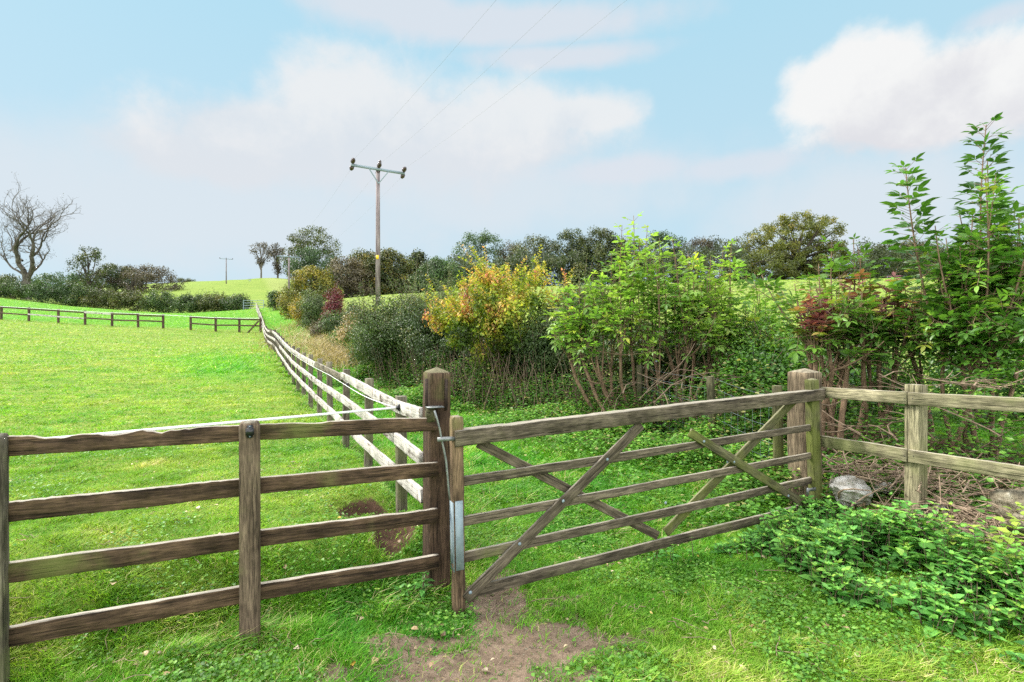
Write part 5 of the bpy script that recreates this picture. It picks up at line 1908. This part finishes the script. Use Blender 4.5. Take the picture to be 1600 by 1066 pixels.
elder('elder_shrub', 'tall dark green elder at the right edge with two leading shoots against the sky', 1540, 5.0, kn, tips, 'elder_dark', 303, .108, .088, .22, fill=40, sub=4, lead=2, stem_r=.022, extra_stems=2)

# ================================================================== TREES
def tree(name, label, cat, px, d, ytop, wpx, mat, seed, ybase=None, shape='round', leaf=.34, n_cl=70, per=70, rc=1.0, hue=.4, hue_sd=.16, bark='bark_dark', low=.06, group='trees along the skyline', lean=0.0, depth=.7, trunk_r=.22, limbs=14, huef=None):
    rg = np.random.default_rng(seed)
    x0 = (px - 800) / 800 * d
    zg = Hs(x0, d)
    z0 = zg if ybase is None else min(zg, CAMZ + (533 - ybase) / 800 * d)
    zt = CAMZ + (533 - ytop) / 800 * d
    h = zt - z0
    rx = wpx / 800 * d / 2 * (1.0 if shape == 'umbrella' else 1.38)
    n_cl = int(n_cl * 1.6)
    o = thing(name, label, cat, (x0, d, z0), group)
    c0 = np.array([x0, d, z0])
    zz = low + (1 - low) * rg.random(n_cl)
    prof = {'round': lambda z: np.sqrt(np.clip(1 - ((z - .5) / .56) ** 2, .05, 1)),
            'dome': lambda z: np.sqrt(np.clip(1 - ((z - .38) / .66) ** 2, .06, 1)),
            'cone': lambda z: np.clip(1.05 - z, .08, 1) ** .8,
            'umbrella': lambda z: np.where(z > .55, np.sqrt(np.clip(1 - ((z - .72) / .32) ** 2, .05, 1)), .25),
            'tall': lambda z: np.sqrt(np.clip(1 - ((z - .55) / .5) ** 2, .08, 1)) * .9}[shape]
    a = rg.random(n_cl) * 6.28
    lump = .78 + .5 * vnoise(a * 1.2 + seed, zz * 4, 1.0, seed % 40)
    rr = prof(zz) * (rg.random(n_cl) ** .35) * lump
    C = np.stack([np.cos(a) * rr * (rx - rc * .45) + lean * h * zz, np.sin(a) * rr * (rx * depth), zz * (h - rc * .65)], -1)
    cr = rc * rg.uniform(.6, 1.3, n_cl)
    ch = rg.normal(hue, hue_sd, n_cl) + (zz - .5) * .2
    hf = (lambda P, ci: ch[ci]) if huef is None else (lambda P, ci: huef(P / np.array([rx, rx, h])) + ch[ci] - hue)
    L = crown_leaves(rg, C, cr, per, leaf, leaf * .62, hf, out_c=np.array([0, 0, h * .4]), tone_sd=.16)
    S_ = Sticks()
    top = np.array([lean * h * .7, 0, h * .72])
    S_.poly(np.array([[0, 0, -.4], [rg.normal(0, .1), 0, h * .25], [lean * h * .4 + rg.normal(0, .2), 0, h * .5], top]), trunk_r * 1.2, trunk_r * .35)
    for k in range(limbs):
        e = C[rg.integers(0, n_cl)]
        f = rg.uniform(.18, .6) * min(1, e[2] / h + .2)
        b = np.array([lean * h * f * .8, 0, h * f])
        mid = (b + e) / 2 + np.array([0, 0, .06 * h]) + rg.normal(0, .3, 3)
        t = np.linspace(0, 1, 6)[:, None]
        S_.poly(b * (1 - t) ** 2 + 2 * mid * t * (1 - t) + e * t ** 2, trunk_r * .42, .04)
    V, F_, hu, tn = L.arrays(T_SMALL)
    mesh_np('crown', V + c0, F_, M[mat], o, attrs={'hue': np.clip(hu, 0, 1), 'tone': np.clip(tn, 0, 1)})
    V, F_ = tubes(np.array(S_.a), np.array(S_.b), S_.ra, S_.rb, 6)
    mesh_np('trunk', V + c0, F_, M[bark], o, smooth=True)
    return o


# centre and right skyline, left to right
tree('tree', 'thin tall tree with an open umbrella crown, leftmost of the pair on the hill crest', 'tree', 408, 175, 376, 38, 'tree_brown', 401, shape='umbrella', leaf=.42, n_cl=36, per=22, rc=1.2, hue=.2, low=.40, bark='bark_grey', trunk_r=.25, limbs=26)
tree('tree', 'second thin umbrella-crowned tree on the hill crest, darker and nearer the big tree', 'tree', 434, 172, 379, 34, 'tree_brown', 402, shape='umbrella', leaf=.42, n_cl=44, per=32, rc=1.2, hue=.1, low=.15, trunk_r=.25, limbs=22)
tree('tree', 'tall olive-brown tree with a spindly top standing above its neighbours', 'tree', 487, 150, 352, 72, 'tree_olive', 403, shape='dome', leaf=.46, n_cl=95, per=55, rc=1.7, hue=.3, low=.15, limbs=24)
tree('tree', 'rounded dark blue-green tree in front of the tall olive-brown tree', 'tree', 486, 135, 384, 62, 'tree_green', 404, shape='dome', leaf=.40, n_cl=80, per=70, rc=1.4, hue=.2, hue_sd=.1, low=.02)
tree('tree', 'yellow-leaved small tree at the top of the lane hedge', 'tree', 489, 66, 415, 60, 'yellowbush', 405, shape='dome', leaf=.24, n_cl=70, per=70, rc=.7, hue=.30, hue_sd=.2, low=.04)
tree('tree', 'grey-brown twiggy willow left of the tall power pole', 'tree', 541, 74, 400, 60, 'tree_brown', 406, shape='dome', leaf=.24, n_cl=80, per=80, rc=.9, hue=.55, low=.03, limbs=26)
tree('tree', 'olive tree with yellowing top immediately left of the tall power pole', 'tree', 572, 78, 387, 62, 'tree_olive', 407, shape='dome', leaf=.27, n_cl=90, per=80, rc=1.0, hue=.5, hue_sd=.22, low=.03)
tree('tree', 'dark layered tree with yellow-brown tips immediately right of the tall power pole', 'tree', 612, 76, 388, 58, 'tree_olive', 408, shape='dome', leaf=.27, n_cl=90, per=80, rc=1.0, hue=.38, hue_sd=.3, low=.03)
tree('tree', 'dark ragged pine-like tree between the pole and the rounded grey-green tree', 'tree', 653, 82, 387, 46, 'tree_dark', 409, shape='cone', leaf=.28, n_cl=70, per=70, rc=.9, hue=.55, low=.03)
tree('tree', 'dark bushy tree low beside the ragged pine', 'tree', 640, 84, 412, 70, 'tree_dark', 410, shape='dome', leaf=.28, n_cl=70, per=80, rc=1.0, hue=.4, low=.03)
tree('tree', 'small mid-green tree above the wispy willow', 'tree', 690, 74, 402, 60, 'tree_green', 411, shape='dome', leaf=.25, n_cl=75, per=80, rc=.9, hue=.45, low=.03)
tree('tree', 'rounded grey-green tree rising behind the orange shrub', 'tree', 752, 100, 362, 72, 'tree_green', 412, shape='round', leaf=.30, n_cl=95, per=75, rc=1.15, hue=.5, hue_sd=.12, low=.05)
tree('tree', 'dark low tree below the rounded grey-green tree', 'tree', 725, 92, 408, 70, 'tree_dark', 413, shape='dome', leaf=.28, n_cl=70, per=80, rc=1.0, hue=.5, low=.03)
tree('tree', 'dark brown-topped tree behind the orange shrub', 'tree', 838, 92, 366, 64, 'tree_dark', 414, shape='dome', leaf=.28, n_cl=90, per=80, rc=1.05, hue=.6, hue_sd=.2, low=.03)
tree('tree', 'dark smaller tree in the gap left of the brown-topped tree', 'tree', 802, 98, 376, 44, 'tree_brown', 415, shape='dome', leaf=.28, n_cl=60, per=60, rc=1.0, hue=.5, low=.03)
tree('tree', 'broad dark tree with purplish top left of the elder tip', 'tree', 893, 88, 357, 58, 'tree_dark', 416, shape='tall', leaf=.28, n_cl=95, per=85, rc=1.0, hue=.45, hue_sd=.2, low=.03)
tree('tree', 'dark spreading tree directly behind the elder tip', 'tree', 936, 86, 356, 66, 'tree_dark', 417, shape='dome', leaf=.28, n_cl=95, per=85, rc=1.0, hue=.5, hue_sd=.25, low=.03)
tree('tree', 'dark olive tree behind the bright elder', 'tree', 980, 84, 372, 60, 'tree_olive', 418, shape='dome', leaf=.28, n_cl=80, per=80, rc=1.0, hue=.3, low=.03)
tree('tree', 'grey-green round-topped tree just right of the elder tip', 'tree', 1034, 98, 360, 56, 'tree_green', 419, shape='dome', leaf=.30, n_cl=80, per=80, rc=1.1, hue=.5, hue_sd=.1, low=.03)
tree('tree', 'purplish-brown bare-topped tree left of the great oak', 'tree', 1090, 95, 370, 80, 'tree_brown', 420, shape='dome', leaf=.26, n_cl=85, per=85, rc=1.1, hue=.25, hue_sd=.15, low=.03, limbs=26)
tree('tree', 'thin dark tree against the left flank of the great oak', 'tree', 1150, 98, 376, 42, 'tree_dark', 421, shape='dome', leaf=.28, n_cl=60, per=60, rc=1.0, hue=.6, low=.03)
tree('tree', 'dark round evergreen-looking tree right of the great oak', 'tree', 1408, 92, 377, 92, 'tree_dark', 423, shape='dome', leaf=.28, n_cl=110, per=95, rc=1.15, hue=.62, hue_sd=.14, low=.02)
tree('tree', 'thin bare-topped tree between the great oak and the dark round tree', 'tree', 1372, 96, 376, 42, 'tree_brown', 424, shape='dome', leaf=.24, n_cl=45, per=22, rc=1.0, hue=.2, low=.15, limbs=34)
tree('tree', 'dark tree partly hidden behind the tall elder on the right', 'tree', 1475, 96, 384, 90, 'tree_dark', 425, shape='dome', leaf=.30, n_cl=85, per=85, rc=1.15, hue=.5, low=.02)
tree('tree', 'dark tree behind the right edge elder foliage', 'tree', 1570, 98, 388, 100, 'tree_dark', 426, shape='dome', leaf=.30, n_cl=85, per=85, rc=1.2, hue=.5, low=.02)


# unbroken dark understorey between the skyline trees
rg = np.random.default_rng(64)
C, Rr = [], []
for a_, b_, n_ in ((500, 1170, 420), (1335, 1640, 180)):
    for _ in range(n_):
        p_ = rg.uniform(a_, b_)
        d_ = rg.uniform(80, 95)
        x_ = (p_ - 800) / 800 * d_
        hh_ = (3.2 + 4.2 * vnoise(p_, 0, .03, 5)) * rg.random() ** .7
        C.append((x_, d_, Hs(x_, d_) + .4 + hh_)); Rr.append(rg.uniform(.7, 1.4))
C, Rr = np.array(C), np.array(Rr)
ch_ = rg.normal(.42, .2, len(C))
L = crown_leaves(rg, C, Rr, 85, .28, .18, lambda P, ci: ch_[ci], out_c=np.array([C[:, 0].mean(), 140, 0]))
o = L.build('woodland_understorey', M['tree_dark'], None)
props(o, 'dark unbroken undergrowth filling the gaps between the skyline trees', 'undergrowth', kind='stuff')


# the great oak: domed layers with limbs showing in the gaps
def oak(px, d, ytop, wpx, seed):
    rg = np.random.default_rng(seed)
    x0 = (px - 800) / 800 * d
    z0 = Hs(x0, d)
    zt = CAMZ + (533 - ytop) / 800 * d
    h = zt - z0
    rx = wpx / 800 * d / 2
    o = thing('oak_tree', 'great spreading oak with a broad yellow-olive crown on the field crest', 'tree', (x0, d, z0), 'trees along the skyline')
    c0 = np.array([x0, d, z0])
    C, Rr = [], []
    def lobe(cx, cz, r, rz, n):
        for _ in range(n):
            v = rand_dirs(1, rg)[0]
            v[2] = abs(v[2]) * (1 if rg.random() < .8 else -.5)
            q = np.array([cx, rg.normal(0, rx * .28), cz]) + v * np.array([r, r * .9, rz]) * rg.uniform(.8, 1.0)
            C.append(q); Rr.append(rg.uniform(.62, 1.15))
    for cx, cz, r, rz, n in ((0, .66, .46, .30, 46), (-.38, .60, .36, .26, 30), (.40, .58, .36, .28, 30), (-.60, .42, .30, .22, 24), (.66, .38, .28, .24, 24), (-.55, .20, .42, .22, 44), (.05, .18, .34, .16, 26), (.50, .18, .46, .22, 42), (-.25, .38, .3, .2, 20), (.25, .36, .3, .2, 16),
                             (.10, .90, .14, .08, 5), (-.22, .86, .16, .10, 7), (.34, .86, .16, .09, 7), (-.80, .20, .18, .2, 12), (.82, .18, .16, .18, 12), (-.45, .08, .42, .12, 34), (.45, .08, .44, .12, 34), (0, .08, .35, .10, 18)):
        lobe(cx * rx, cz * h, r * rx, rz * h, n)
    C = np.array(C)
    C[:, 2] = np.clip(C[:, 2], .6, h - .5)
    Rr = np.array(Rr)
    ch = rg.normal(.48, .16, len(C)) + (C[:, 2] / h - .5) * .35
    L = crown_leaves(rg, C, Rr, 105, .27, .18, lambda P, ci: ch[ci], out_c=np.array([0, 0, h * .3]), tone_sd=.15)
    S_ = Sticks()
    S_.poly(np.array([[0, 0, -.5], [.1, 0, h * .18], [.0, 0, h * .30]]), .75, .6)
    for k in range(44):
        e = C[rg.integers(0, len(C))]
        b = np.array([rg.normal(0, .3), 0, h * rg.uniform(.22, .34)])
        mid = (b + e) / 2 + np.array([0, 0, .05 * h]) + rg.normal(0, .5, 3)
        t = np.linspace(0, 1, 8)[:, None]
        S_.poly(b * (1 - t) ** 2 + 2 * mid * t * (1 - t) + e * t ** 2 + rg.normal(0, .08, (8, 3)), .26, .05)
    V, F_, hu, tn = L.arrays(T_SMALL)
    mesh_np('crown', V + c0, F_, M['tree_oak'], o, attrs={'hue': np.clip(hu, 0, 1), 'tone': np.clip(tn, 0, 1)})
    V, F_ = tubes(np.array(S_.a), np.array(S_.b), S_.ra, S_.rb, 7)
    mesh_np('trunk', V + c0, F_, M['bark_dark'], o, smooth=True)


oak(1243, 88, 333, 178, 31)


# the bare ash on the left
def bare_tree(px, d, ytop, wpx, seed, label):
    rg = np.random.default_rng(seed)
    x0 = (px - 800) / 800 * d
    z0 = Hs(x0, d)
    zt = CAMZ + (533 - ytop) / 800 * d
    h = zt - z0
    o = thing('bare_tree', label, 'tree', (x0, d, z0))
    S_ = Sticks()
    tips_ = []

    def grow(p, dv, ln, r, lev):
        n = 5 if lev < 3 else 4
        P = [p]
        for i in range(n):
            dv = unit(dv + rg.normal(0, .17 + .03 * lev, 3) + np.array([0, 0, .15 if lev > 0 else 0.06]))
            p = p + dv * ln / n
            P.append(p)
        r1 = r * (.62 if lev < 5 else .5)
        S_.poly(np.array(P), r, r1)
        if lev >= 6 or r1 < .014:
            tips_.append((p, dv))
            return
        kids = 2 if rg.random() < .72 else 3
        for k in range(kids):
            ax = unit(np.cross(dv, rand_dirs(1, rg)[0]))
            an = rg.uniform(.25, .62) if lev > 0 else rg.uniform(.18, .34)
            nd = dv * math.cos(an) + ax * math.sin(an)
            grow(p, nd, ln * rg.uniform(.62, .86), r1 * rg.uniform(.75, .95), lev + 1)
        # side twigs along the limb
        if lev >= 1:
            for k in range(2):
                q = P[rg.integers(1, n)]
                ax = unit(np.cross(dv, rand_dirs(1, rg)[0]))
                grow(q, unit(dv * .5 + ax), ln * rg.uniform(.35, .6), r1 * .5, min(lev + 2, 6))
    base = np.array([0, 0, -.4])
    S_.poly(np.array([base, [0, 0, h * .10], [-.1, 0, h * .17]]), .95, .8)
    f = np.array([-.1, 0, h * .17])
    grow(f, unit(np.array([-.17, .1, 1.0])), h * .28, .58, 0)
    grow(f, unit(np.array([.33, -.1, 1.0])), h * .27, .55, 0)
    for (z, s, ln) in ((.24, (1.0, .2, .45), .16), (.22, (-1.0, -.2, .50), .18), (.36, (-.9, .3, .6), .16), (.40, (1, -.3, .55), .17)):
        grow(np.array([.7 * np.sign(s[0]) * (z - .17) * 5, 0, h * z]), unit(np.array(s)), h * ln, .26, 2)
    A, B = np.array(S_.a), np.array(S_.b)
    zmax = B[:, 2].max()
    k = h / zmax
    xr = wpx / 800 * d / 2
    kx = min(1.15, xr / np.percentile(np.abs(B[:, 0]), 98))
    sc3 = np.array([kx, kx, k])
    V, F_ = tubes(A * sc3, B * sc3, np.maximum(np.array(S_.ra) * .78, .012), np.maximum(np.array(S_.rb) * .78, .009), 5)
    c0 = np.array([x0, d, z0])
    mesh_np('trunk', V + c0, F_, M['bark_ash'], o, smooth=True)
    # the few leaf wisps and ivy knots that cling to it
    L = Leaves()
    ti = rg.permutation(len(tips_))[:170]
    P = np.array([tips_[i][0] for i in ti]) * sc3
    P = np.repeat(P, 5, 0) + rg.normal(0, .28, (len(P) * 5, 3))
    L.add(P, rand_dirs(len(P), rg), rand_dirs(len(P), rg), .18, .10, rg.uniform(0, .8, len(P)), .4)
    V, F_, hu, tn = L.arrays(T_SMALL)
    mesh_np('crown', V + c0, F_, M['tree_brown'], o, attrs={'hue': np.clip(hu, 0, 1), 'tone': np.clip(tn, 0, 1)})


bare_tree(42, 84, 287, 128, 3, 'big forked bare ash tree rising over the far left hedge')
tree('tree', 'small dark leafy tree right of the bare ash', 'tree', 138, 83, 383, 46, 'tree_dark', 431, shape='round', leaf=.26, n_cl=46, per=34, rc=.75, hue=.55, low=.32, limbs=20, group='trees beyond the left hedge')
tree('tree', 'low rounded brown-green tree on the left skyline', 'tree', 180, 128, 411, 52, 'tree_olive', 432, shape='dome', leaf=.36, n_cl=70, per=70, rc=1.2, hue=.2, low=.02, group='trees beyond the left hedge')
tree('tree', 'wide low brownish tree at the left end of the grassy hill', 'tree', 222, 132, 413, 78, 'tree_brown', 433, shape='dome', leaf=.34, n_cl=80, per=75, rc=1.3, hue=.4, low=.02, limbs=26, group='trees beyond the left hedge')
tree('tree', 'small bare brown tree in front of the left hedge top', 'tree', 206, 84, 418, 44, 'tree_brown', 434, shape='umbrella', leaf=.2, n_cl=34, per=22, rc=.7, hue=.3, low=.25, limbs=30, trunk_r=.14, group='trees beyond the left hedge')
tree('tree', 'faint flat-topped far tree just over the hill crest', 'tree', 290, 230, 434, 32, 'tree_dark', 435, ybase=446, shape='umbrella', leaf=.45, n_cl=30, per=26, rc=1.0, hue=.5, low=.3, group='trees beyond the left hedge')
for i, (px, d, yt, wp, mt, lb) in enumerate([(-40, 74, 432, 90, 'hawthorn', 'dark hedge bush at the extreme left edge'), (22, 73, 436, 80, 'hawthorn', 'dark hedge bush below the bare ash'), (78, 72, 433, 80, 'tree_green', 'mid-green hedge bush right of the bare ash trunk'),
                                             (118, 72, 440, 70, 'hawthorn', 'dark hedge bush below the small leafy tree'), (160, 71, 449, 66, 'tree_olive', 'yellow-green hedge bush left of the bare brown tree'), (205, 70, 450, 66, 'tree_olive', 'olive hedge bush at the middle of the far hedge'),
                                             (250, 69, 452, 66, 'hawthorn', 'dark hedge bush right of the olive one in the far hedge'), (295, 68, 454, 62, 'hawthorn', 'dark low hedge bush nearing the right end of the far hedge'), (335, 68, 456, 56, 'tree_olive', 'yellowish bush next to the right end of the far hedge'),
                                             (368, 67, 457, 50, 'hawthorn', 'dark rounded bush ending the far hedge on the right')]):
    bush('hedge_bush', lb, 'bush', px, d, yt, wp, mt, 500 + i, 1.6, .17, 85, 85, .62, .45, .18, shoots=26, shoot_len=1.0, group='bushes of the far left hedge', low=.02)
tree('tree', 'hazy low tree behind the left hedge, right of the bare ash trunk', 'tree', 95, 120, 424, 70, 'tree_green', 441, shape='dome', leaf=.36, n_cl=60, per=60, rc=1.2, hue=.4, low=.02, group='trees beyond the left hedge')
tree('tree', 'dark low tree behind the left hedge at the frame edge', 'tree', 8, 120, 428, 70, 'tree_dark', 442, shape='dome', leaf=.36, n_cl=60, per=60, rc=1.2, hue=.5, low=.02, group='trees beyond the left hedge')
